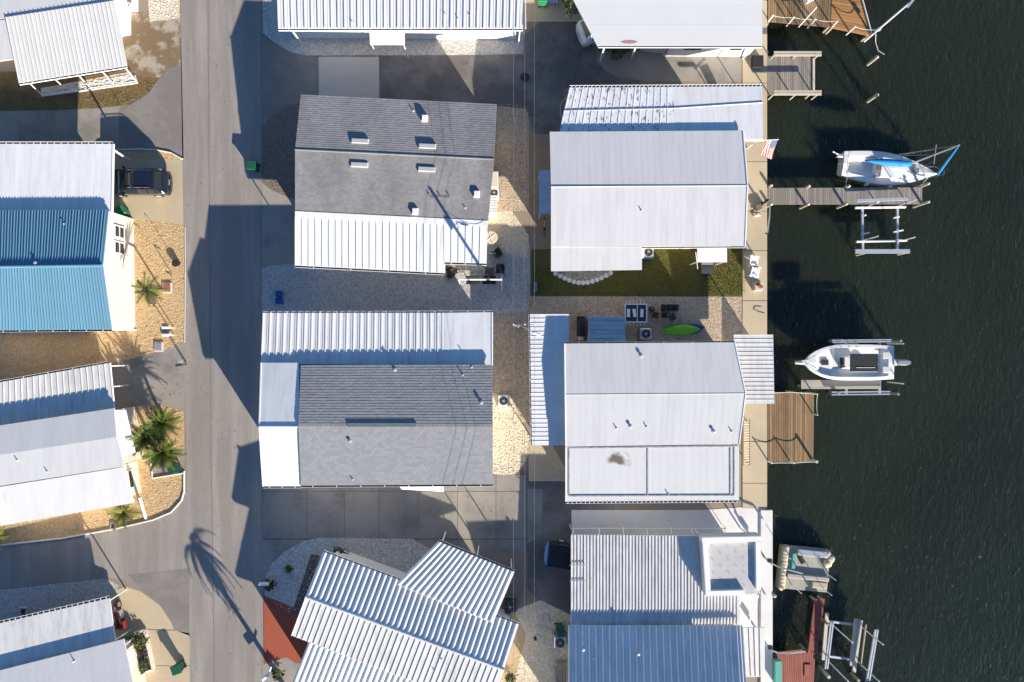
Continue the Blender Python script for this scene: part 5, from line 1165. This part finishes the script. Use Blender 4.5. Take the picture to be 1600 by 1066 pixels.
t = thing('garden_shed', 'narrow slatted white storage shed beside shingled house', 'shed', W(770, 327)); MB().box((0, 0, .9), (.62, 1.25, 1.8)).build('wall', WALLW, t)
for i in range(7): MB().box((0, -.6 + i * .2, 1.84), (.72, .17, .06)).build('roof_slat', WMET, t)
# patio set behind the shingled house
t = thing('patio_table', 'round cream patio table with crossed legs on shell gravel', 'table', W(768, 373)); MB().lathe([(.48, .68), (.5, .72), (.46, .74)], n=20).build('top', mat('cream_top', (.58, .50, .36), .5), t)
for k in range(4): MB().bar((.4 * math.cos(k * 1.57 + .7), .4 * math.sin(k * 1.57 + .7), .76), (0, 0, .76), .02).build('rib', PLAST, t); MB().bar((.3 * math.cos(k * 1.57 + .7), .3 * math.sin(k * 1.57 + .7), .7), (.42 * math.cos(k * 1.57 + .7), .42 * math.sin(k * 1.57 + .7), 0), .025).build('leg', PLAST, t)
def chair(label, px, py, rz, fm, cm, w=.6, g=None):
    t = thing('patio_chair', label, 'chair', W(px, py), rz, g)
    MB().bbox((0, 0, .42), (w, w, .09), .03).build('seat', cm, t); MB().bbox((-w / 2 - .04, 0, .72), (.09, w, .62), .03).build('backrest', cm, t)
    for s in (-1, 1):
        MB().tube([(w / 2, s * w / 2, .4), (w / 2, s * w / 2, .64), (-w / 2, s * w / 2, .64)], .03).build('armrest', fm, t)
        for e in (-1, 1): MB().bar((e * w / 2, s * w / 2, .42), (e * w / 2, s * w / 2, 0), .03).build('leg', fm, t)
    return t
chair('white framed patio chair with cream seat at porch corner', 766, 391, 0.1, PLAST, mat('cream_fabric', (.5, .47, .36), .8), .72)
chair('black patio chair next to cream patio chair', 777, 396, 2.2, BLACK, BLACK); chair('black metal patio chair facing the garden swing', 782, 422, -1.6, DARK, DARK); chair('dark patio chair between porch and garden swing', 765, 425, 1.5, DARK, mat('grey_mesh', (.12, .11, .1), .8))
t = thing('garden_swing', 'long white barred garden swing with two black seats', 'swing', W(752, 440)); MB().bar((-1.65, 0, 1.75), (1.65, 0, 1.75), .06).build('top_bar', PLAST, t)
for s in (-1, 1): MB().bbox((s * .62, 0, .52), (1.05, .5, .1), .03).build('seat', BLACK, t); MB().bbox((s * .62, .28, .8), (1.05, .1, .55), .03).build('backrest', BLACK, t)
for s in (-1, 1):
    for e in (-1, 1): MB().bar((s * 1.62, 0, 1.75), (s * 1.62, e * .7, 0), .04).build('leg', PLAST, t)
for x in (-1.1, -.14, .14, 1.1): MB().bar((x, 0, 1.72), (x, .05, .55), .012).build('chain', CHROME, t)
# things between lawn and third house
t = thing('storage_shed', 'low shed with wavy pale blue metal roof beside black grill', 'shed', W(943, 516)); MB().box((0, 0, .95), (2.6, 1.8, 1.9)).build('wall', WALLW, t); rr = MB().box((0, 0, 1.93), (2.75, 1.98, .06)).build('roof', TARP, t)
for i in range(6): MB().bbox((0, -.82 + i * .328, 1.985), (2.7, .31, .05), .02).build('panel', TARP, rr)
t = thing('gas_grill', 'long black covered gas grill next to low blue shed', 'grill', W(907, 512)); MB().bbox((0, .1, .55), (.58, 1.5, 1.05), .12).build('cover', BLACK, t); MB().bbox((0, .3, 1.08), (.4, .6, .12), .05).build('lid', DARK, t); MB().bbox((0, -.85, .3), (.35, .3, .6), .04).build('gas_bottle', PLAST, t)
t = thing('glass_table', 'white framed table holding three white trays with slatted ends', 'table', W(991, 490)); fr = MB()
for s in (-1, 1): fr.box((0, s * .68, .74), (1.72, .08, .06)); fr.box((s * .82, 0, .745), (.08, 1.28, .06))
fr.box((0.1, 0, .742), (.05, 1.28, .05)); fr.build('frame', PLAST, t); MB().box((0, 0, .71), (1.6, 1.3, .03)).build('top', mat('dark_blue_glass', (.03, .05, .08), .15), t)
for x, a in ((-.58, .0), (-.12, .15), (.45, -.05)): MB().bbox((x, 0, .79), (.24, .62, .05), .02, a).build('tray', PLAST, t)
for i in range(6): MB().box((-.7 + i * .27, .84, .6), (.04, .3, .04), .1).build('slat', PLAST, t); MB().box((-.7 + i * .27, -.84, .6), (.04, .3, .04)).build('slat', PLAST, t)
for x in (-.78, .78):
    for y in (-.62, .62): MB().bar((x, y, 0), (x, y, .72), .035).build('leg', PLAST, t)
for x, w_ in ((1036, 'end box nearest the white framed table'), (1045.5, 'middle box'), (1054.5, 'end box farthest from the white framed table')): tag(MB().bbox((0, 0, .3), (.32, .46, .6), .06).build('planter_box', BLACK), 'small black planter in row of three, ' + w_, 'planter', 'row of black planters').location = W(x, 481)
t = thing('lantern', 'dark round lantern beside white framed table', 'lantern', W(1017, 483)); MB().lathe([(.16, 0), (.22, .1), (.22, .4), (.12, .5), (.04, .56)], n=10).build('body', DARK, t); MB().lathe([(.1, .4), (.11, .58)], n=8).build('cap', mat('olive', (.12, .1, .05), .6), t)
chair('small dark folding chair below row of black planters', 1022, 492, 1.4, DARK, DARK, .4); chair('low dark stool chair near green kayak', 1037, 493, 0, DARK, BLACK, .35); chair('dark wire chair right of low stool chair', 1049, 496, .6, DARK, DARK, .4)
def kayak(label, px, py, rz, m, L_, z=.0):
    t = thing('kayak', label, 'kayak', W(px, py), rz); rg = []
    for k in range(13):
        u = k / 12 * 2 - 1; w_ = .40 * max(.02, 1 - abs(u) ** 2.2); rg.append([V((u * L_ / 2, w_ * math.cos(a * .628), z + .2 + .16 * math.sin(a * .628) * (1 - .5 * abs(u) ** 3) + .06 * u * u)) for a in range(10)])
    MB().loft(rg, closed=True).build('hull', m, t, smooth=True); MB().box((0, 0, z + .345), (L_ * .8, .035, .04)).build('keel_strip', m, t); MB().bar((-L_ * .46, 0, z + .36), (-L_ * .40, 0, z + .36), .03).build('grab_handle', BLACK, t)
kayak('bright green kayak lying upside down on gravel', 1062, 516, R(3), KGRN, 3.05, .18); kayak('dark blue kayak lying under the green kayak', 1080, 514, R(8), KBLU, 2.1, -.02)
# adirondack chairs, fire pit, other quay things
def adir(px, py, rz, label):
    t = thing('garden_chair', label, 'chair', W(px, py), rz, 'white garden chairs on the quay')
    for i in range(5): MB().box((-.32 + .0, -.24 + i * .12, .72), (.05, .105, .8), 0, tilt=Matrix.Rotation(R(-22), 3, 'Y')).build('back_slat', PLAST, t); MB().box((.1, -.24 + i * .12, .36), (.62, .105, .035), 0, tilt=Matrix.Rotation(R(8), 3, 'Y')).build('seat_slat', PLAST, t)
    for s in (-1, 1):
        MB().box((.02, s * .38, .56), (.75, .14, .035)).build('armrest', PLAST, t)
        for x in (.34, -.3): MB().box((x, s * .34, .28), (.08, .05, .54)).build('leg', PLAST, t)
adir(1174, 410, R(-6), 'white slatted garden chair on the quay near the house corner'); adir(1176, 426, R(-14), 'white slatted garden chair on the quay next to square planter')
t = thing('planter', 'square pale planter with red clay pots on the quay', 'planter', W(1182, 448)); MB().bbox((0, 0, .25), (.62, .68, .5), .04).build('box', WALLB, t)
for x, y in ((-.1, .1), (.12, -.05)): MB().lathe([(.12, .5), (.16, .68), (.12, .7)], (x, y, 0), 10).build('pot', CERA, t); 
MB().lathe([(.02, .6), (.1, .75), (.02, .85)], (-.1, .1, 0), 8).build('plant', mat('dark_plant', (.03, .012, .01), .8), t)
tag(MB().tube([W(1190, 480, .07), W(1180, 479, .07), W(1178, 484, .07), W(1186, 488, .07), W(1195, 490, .07)], .025).build('garden_hose', mat('hose', (.25, .22, .2), .7)), 'thin grey hose looped on the quay', 'hose')
t = thing('dock_clutter', 'heap of nets and crab traps at the foot of finger dock', 'crab traps', W(1185, 327))
for i in range(7): MB().box((random.uniform(-.3, .3), random.uniform(-.5, .4), .2), (.45, .05, .06), random.uniform(0, 3)).build('trap_bar', WOODP, t)
MB().bbox((-.1, .1, .22), (.5, .5, .4), .05, .4).build('trap', mat('trap_mesh', (.16, .14, .1), .9), t); MB().bbox((.2, .35, .2), (.35, .3, .4), .05, .2).build('bucket', BLACK, t); MB().bbox((-.15, -.45, .1), (.6, .25, .2), .03, .1).build('board', WOODP, t)
t = thing('bicycle', 'dark bicycle leaning in the shade under the wide white roof', 'bicycle', W(850, 356), R(90))
for x in (-.5, .5):
    pts = [(x + .33 * math.cos(k * .449), 0, .34 + .33 * math.sin(k * .449)) for k in range(15)]; MB().tube(pts, .022).build('wheel', TYRE, t)
MB().tube([(-.5, 0, .34), (-.1, 0, .3), (-.2, 0, .8), (.38, 0, .8), (-.1, 0, .3)], .025).build('frame', GALV, t); MB().bar((.5, 0, .34), (.36, 0, .95), .025).build('fork', GALV, t); MB().tube([(.2, -.28, 1.0), (.36, 0, .98), (.2, .28, 1.0)], .02).build('handlebar', CHROME, t); MB().bbox((-.22, 0, .88), (.26, .15, .06), .02).build('saddle', BLACK, t)
t = thing('pool_float', 'pale blue hoop shaped rim poking out from dirty carport', 'hoop', W(885, 178)); MB().tube([(.55 * math.cos(k * .3142), .9 * math.sin(k * .3142), .9) for k in range(21)], .04).build('rim', TARP, t)
for k in range(4): MB().bar((.5 * math.cos(k * 1.57), .85 * math.sin(k * 1.57), .9), (.5 * math.cos(k * 1.57), .85 * math.sin(k * 1.57), 0), .03).build('leg', GALV, t)
t = thing('garden_bench', 'small teal slatted rack on grass edge near gravel path', 'rack', W(836, 449))
for i in range(5): MB().box((0, -.3 + i * .15, .42), (.3, .06, .04), .3).build('slat', TARP, t)
for s in (-1, 1): MB().box((s * .13, 0, .2), (.05, .75, .4)).build('side', DARK, t)
# manhole, drains, meter boxes
tag(MB().lathe([(.36, .012), (.36, .03), (.3, .034)], n=20).build('manhole_cover', DARK), 'round black manhole cover on the dark alley', 'manhole').location = W(820, 121)
def box_(label, px, py, m2, s=.5, name='meter_box', cat='meter box'):
    t = thing(name, label, cat, W(px, py)); MB().bbox((0, 0, .06), (s + .15, s + .25, .12), .02).build('frame', CONCL, t); MB().bbox((0, 0, .13), (s - .05, s + .05, .04), .01).build('lid', m2, t)
box_('white framed meter box on tan gravel near twin mailboxes', 249, 542, GALV); box_('small meter box in tan gravel near white kerb', 178, 822, DARK, .3); box_('square drain box in shaded grey gravel', 38, 955, DARK, .4); box_('white framed valve box by small palm', 262, 450, CERA, .55)
# mailboxes and signs
t = thing('mailbox_stand', 'two white mailboxes on a shared stand in tan gravel', 'mailbox', W(271, 518), 0)
for s in (-1, 1): MB().loft([[V((x, s * .28 + y, 1.05 + z)) for y, z in ((-.1, 0), (-.1, .15), (-.06, .22), (.06, .22), (.1, .15), (.1, 0))] for x in (-.28, .28)], closed=True).build('mailbox', PLAST, t); MB().bar((.05, s * .28, 0), (.05, s * .28, 1.04), .04).build('post', PLAST, t)
MB().bbox((-.05, 0, 1.15), (.45, .2, .2), .04).build('paper_box', DARK, t); MB().box((0, 0, 1.0), (.1, .8, .06)).build('crossbar', PLAST, t)
t = thing('mailbox_stand', 'pair of grey mailboxes on leaning posts at road edge by drive', 'mailbox', W(291, 567), R(10))
for s in (-1, 1): MB().bar((.0, s * .12, 0), (.05, s * .14, 1.0), .04).build('post', DARK, t); MB().bbox((.0 + s * .1, s * .13, 1.1), (.42, .2, .22), .07).build('mailbox', GALV if s > 0 else DARK, t)
t = thing('mailbox_stand', 'white mailbox on post with dark potted bush at gravel bed', 'mailbox', W(424, 905)); MB().bbox((-.2, 0, 1.1), (.75, .22, .24), .07).build('mailbox', PLAST, t); MB().bar((.1, 0, 0), (.1, 0, 1.0), .05).build('post', WOODG, t)
t = thing('mailbox_stand', 'white slanted mailbox on arm at lower road edge', 'mailbox', W(424, 1046), R(40)); MB().bbox((-.1, 0, 1.1), (.7, .26, .26), .08).build('mailbox', PLAST, t); MB().bar((.15, 0, 0), (.15, 0, 1.0), .05).build('post', PLAST, t); MB().bar((.15, 0, .95), (.7, .3, 1.0), .05).build('arm', PLAST, t)
t = thing('flower_pot', 'black pot with shepherd hook standing on tan gravel edge', 'pot', W(278, 412)); MB().lathe([(.2, 0), (.3, .4), (.28, .42)], n=12).build('pot', BLACK, t); MB().tube([(.0, 0, .3), (.0, 0, 1.5), (-.12, .1, 1.6), (-.25, .15, 1.5)], .018).build('hook', DARK, t)
tag(MB().tube([W(268, 426) , W(268, 426) + V((0, 0, .9)), W(268, 426) + V((.5, -.3, .9))], .035).build('garden_stake', DARK), 'short dark garden stake between black pot and valve box', 'stake')
t = thing('clothes_post', 'grey T shaped clothes post over shaded grey gravel', 'post', W(140, 934)); tp = W(137, 912, 0) - W(140, 934, 0); MB().bar((0, 0, 0), (0, 0, 1.9), .045).build('post', GALV, t); MB().box((0, 0.02, 1.9), (.5, .07, .07)).build('crossarm', GALV, t)
for s in (-1, 1): MB().box((s * .25, .18, 1.9), (.06, .36, .06)).build('arm', GALV, t)
# stepping stones
for i, (x, y, r) in enumerate(((843, 968, .3), (853, 965, .32), (841, 981, .28), (850, 983, .3), (858, 986, .25), (838, 996, .3), (847, 999, .3), (834, 998, .25), (869, 1018, .2), (860, 1017, .2), (860, 1030, .2), (868, 1034, .16), (863, 1046, .24), (866, 1059, .24), (855, 1003, .18))):
    n = 12 if i > 7 and i not in (12, 13) else 5; b = MB(); a0 = random.uniform(0, 6)
    rr_ = [r * (random.uniform(.8, 1.15) if n == 5 else 1) for _ in range(n)]
    b.prism([(rr_[k] * math.cos(a0 + k * 6.283 / n), rr_[k] * math.sin(a0 + k * 6.283 / n)) for k in range(n)], 0.0, .05)
    tag(b.build('stepping_stone', CONCL), 'round pale stepping stone in shell gravel by the grey air conditioner' if n == 12 else 'irregular flat stepping stone in gravel at end of alley', 'stepping stone', 'round stepping stones' if n == 12 else 'irregular stepping stones').location = W(x, y) + V((0, 0, .012))
t = thing('wood_pile', 'low dark timber rack below the stepping stones against wall', 'rack', W(877, 1048))
for i in range(6): MB().box((-.3 + i * .12, 0, .35), (.09, 2.0, .08)).build('slat', WOODG, t)
for y in (-.8, .8): MB().box((0, y, .15), (.75, .1, .3)).build('leg', WOODG, t)
# utility pole and lines
pb = W(809, 511); t = thing('utility_pole', 'wooden utility pole with street lamp arm over the gravel path', 'utility pole', pb)
MB().lathe([(.14, 0), (.10, 8.0), (.08, 8.05)], n=9).build('shaft', POLEW, t); MB().box((.35, 0, 7.7), (1.42, .035, .035), 0).build('crossarm', POLEW, t)
MB().tube([(.1, 0, 6.6), (.6, -.3, 6.9), (1.1, -.55, 6.95)], .035).build('lamp_arm', GALV, t); MB().bbox((1.25, -.62, 6.93), (.55, .2, .14), .05, -.45).build('lamp_head', PLAST, t); MB().lathe([(.02, 6.4), (.13, 6.45), (.13, 6.9), (.06, 6.95)], (-.24, 0, 0), 10).build('transformer', mat('transformer_grey', (.18, .18, .18), .6), t)
for x in (-.35, .4, 1.05): MB().lathe([(.04, 7.76), (.06, 7.85), (.03, 7.92)], (x, 0, 0), 7).build('insulator', PLAST, t)
for x, lab in ((-.35, 'left most thin power line beside the utility pole crossarm'), (.4, 'middle thin power line on the utility pole crossarm'), (1.05, 'outer thin power line beside the lamp arm')):
    a, c, e = V((pb.x + x, 40, 7.9)), V((pb.x + x, pb.y, 7.9)), V((pb.x + x, -40, 7.9))
    tag(MB().tube(sag(a, c, .5, 8) + sag(c, e, .5, 8)[1:], .009, 5).build('power_line', WIRE), lab, 'power line', 'overhead power lines')
tag(MB().tube(sag(pb + V((0, 0, 7.2)), W(757, 345, 3.7), .3, 8), .015, 5).build('power_line', WIRE), 'service wire from utility pole to dark shingled house', 'power line', 'overhead power lines')
# palms: shared fronds
def frond_mesh(name, L_, w, n, droop, m, fold=.25):
    b = MB(); pr = None
    for i in range(n + 1):
        u = i / n; x = L_ * (u - .12 * u * u); z = L_ * (.30 * u - droop * u * u)
        if pr: b.add([(pr[0], -.018, pr[1]), (x, -.012, z), (x, .012, z), (pr[0], .018, pr[1])], [(0, 1, 2, 3)])
        pr = (x, z)
        if i > 0:
            ln = w * math.sin(min(1, u * 1.15 + .12) * 2.85) + .05; fw = L_ / n * .42
            for s in (-1, 1): b.add([(x - fw, s * .01, z), (x + fw, s * .01, z), (x + ln * .55, s * ln, z - fold * ln + .02)], [(0, 1, 2)])
    me = b.build(name, m, fix=False); d = me.data; bpy.data.objects.remove(me); return d
def palm(name, label, px, py, h, tx, ty, nf, fm, r=.13, g=None, tilt=(-10, 70), cat='palm tree'):
    b = W(px, py); t = thing(name, label, cat, b, 0, g); tp = W(tx, ty, h) - b
    pts = [V((tp.x * (k / 6) ** 1.5, tp.y * (k / 6) ** 1.5, h * k / 6)) for k in range(7)]
    tr = MB(); 
    for k, (p_, q_) in enumerate(zip(pts, pts[1:])): tr.bar(p_, q_, r * (1.15 - .06 * k), 8, r * (1.1 - .06 * k))
    tr.build('trunk', TRUNK, t); top = pts[-1]
    for i in range(nf):
        o = bpy.data.objects.new('frond', F_DRY[fm.name] if fm.name in F_DRY and i % 9 == 4 else fm); col.objects.link(o); o.parent = t; o.location = top + V((0, 0, .05 + .1 * (i % 3)))
        o.rotation_euler = (random.uniform(-.2, .2), R(-tilt[0] - (tilt[1] - tilt[0]) * (i / nf) ** 1.2), i * 2.4 + random.uniform(-.2, .2)); s = random.uniform(.85, 1.1); o.scale = (s, s, s)
F_DRY = {}
F_SAGO = frond_mesh('sago_frond', 1.6, .30, 22, .40, LEAFD); F_PALM = frond_mesh('palm_frond', 1.45, .42, 14, .45, LEAF, .6); F_BIG = frond_mesh('queen_frond', 1.75, .42, 18, .8, LEAF, .7)
for nm_, d_ in (('sago_frond', (1.5, .26, 22, .62)), ('palm_frond', (1.35, .34, 14, .7)), ('queen_frond', (1.7, .36, 18, .9))): F_DRY[nm_] = frond_mesh('dry_' + nm_, *d_, LEAFB)
palm('sago_palm', 'largest sago palm at corner of grey drive and road', 258, 657, 1.5, 256, 661, 46, F_SAGO, g='sago palms on the gravel corner'); palm('sago_palm', 'sago palm growing against white porch wall', 235, 680, 1.3, 231, 684, 42, F_SAGO, g='sago palms on the gravel corner'); palm('sago_palm', 'sago palm leaning over grey pad with dark green bin', 260, 703, 1.4, 257, 707, 46, F_SAGO, g='sago palms on the gravel corner')
palm('small_palm', 'young bright green palm standing beside cream wall', 252, 452, 2.3, 233, 454, 11, F_PALM, .08, tilt=(0, 40)); palm('queen_palm', 'tall queen palm at lower road edge throwing long shadow', 446, 1074, 4.4, 413, 1122, 30, F_BIG, .17, tilt=(-85, 30))
palm('small_palm', 'low bushy palm under eave of stepped white roof', 197, 800, .35, 197, 800, 16, F_PALM, .1, tilt=(10, 80)); palm('small_palm', 'low palm at picture edge beside shaded tan gravel', -6, 838, .5, -6, 838, 16, F_PALM, .1, tilt=(10, 80))
def shrub(label, px, py, r, hgt, m, n=260, name='shrub'):
    t = thing(name, label, 'shrub', W(px, py)); b = MB()
    for _ in range(n):
        a = random.uniform(0, 6.283); ph = math.acos(random.uniform(-.3, 1)); rr_ = r * random.uniform(.55, 1.0) * (1 + .25 * math.sin(a * 3 + 1)); p_ = V((rr_ * math.sin(ph) * math.cos(a), rr_ * math.sin(ph) * math.sin(a), hgt * .5 + hgt * .5 * math.cos(ph)))
        u = V((random.uniform(-1, 1), random.uniform(-1, 1), random.uniform(-.5, .8))).normalized(); w_ = u.cross(V((.3, .2, 1))).normalized(); s = random.uniform(.07, .13)
        b.add([p_, p_ + u * s + w_ * s * .5, p_ + u * s * 2, p_ + u * s - w_ * s * .5], [(0, 1, 2, 3)])
    b.build('foliage', m, t, fix=False); s_ = MB()
    for k in range(4): s_.bar((0, 0, 0), (r * .5 * math.cos(k * 1.6), r * .5 * math.sin(k * 1.6), hgt * .7), .02)
    s_.build('stem', TRUNK, t)
shrub('dark green round shrub at porch corner of askew house', 534, 862, .55, .9, SHRUB); shrub('leafy green shrub in raised bed next to tan drive', 218, 1000, .75, .8, SHRUB, 420); shrub('reddish brown shrub in raised bed between green shrubs', 222, 1018, .5, .6, SHRUBB, 260); shrub('green shrub at lower end of raised bed', 226, 1036, .55, .7, SHRUB, 300)
shrub('dark potted bush beside white mailbox on grey gravel', 424, 912, .38, .7, SHRUBB, 220); shrub('dark spiky plant at foot of tall queen palm', 436, 1050, .4, .6, SHRUB, 200); shrub('dark weedy plant under shingled house porch corner', 706, 426, .42, .6, SHRUBB, 220); shrub('small dark tuft in shaded gravel by white mailbox', 452, 888, .2, .25, SHRUB, 90)
shrub('mixed flowers in white planter at top corner house', 202, 4, .5, .7, SHRUB, 260); shrub('green bush in shade under slanted carport edge', 893, 12, .9, 1.2, SHRUB, 420); shrub('bush on dirt beside askew house eave', 798, 1056, .4, .6, SHRUB, 180); shrub('leafy plants under flat roof porch', 965, 84, .7, 1.0, SHRUB, 300)
bed = MB()
bed_pts = [W(204, 990), W(228, 983), W(242, 1044), W(216, 1052)]
rb = thing('raised_bed', 'cream walled raised bed holding shrubs beside tan drive', 'planter', W(220, 1016)); o = tuple(rb.location)
for i in range(4):
    a, c = bed_pts[i], bed_pts[(i + 1) % 4]; d = c - a; MB().box((a + c) / 2 + V((0, 0, .16)), (d.length, .16, .32), math.atan2(d.y, d.x)).build('wall', CREAM, rb, o)
MB().prism([(p_.x, p_.y) for p_ in inset(bed_pts, .1)], .02, .2).build('soil', SOIL, rb, o)
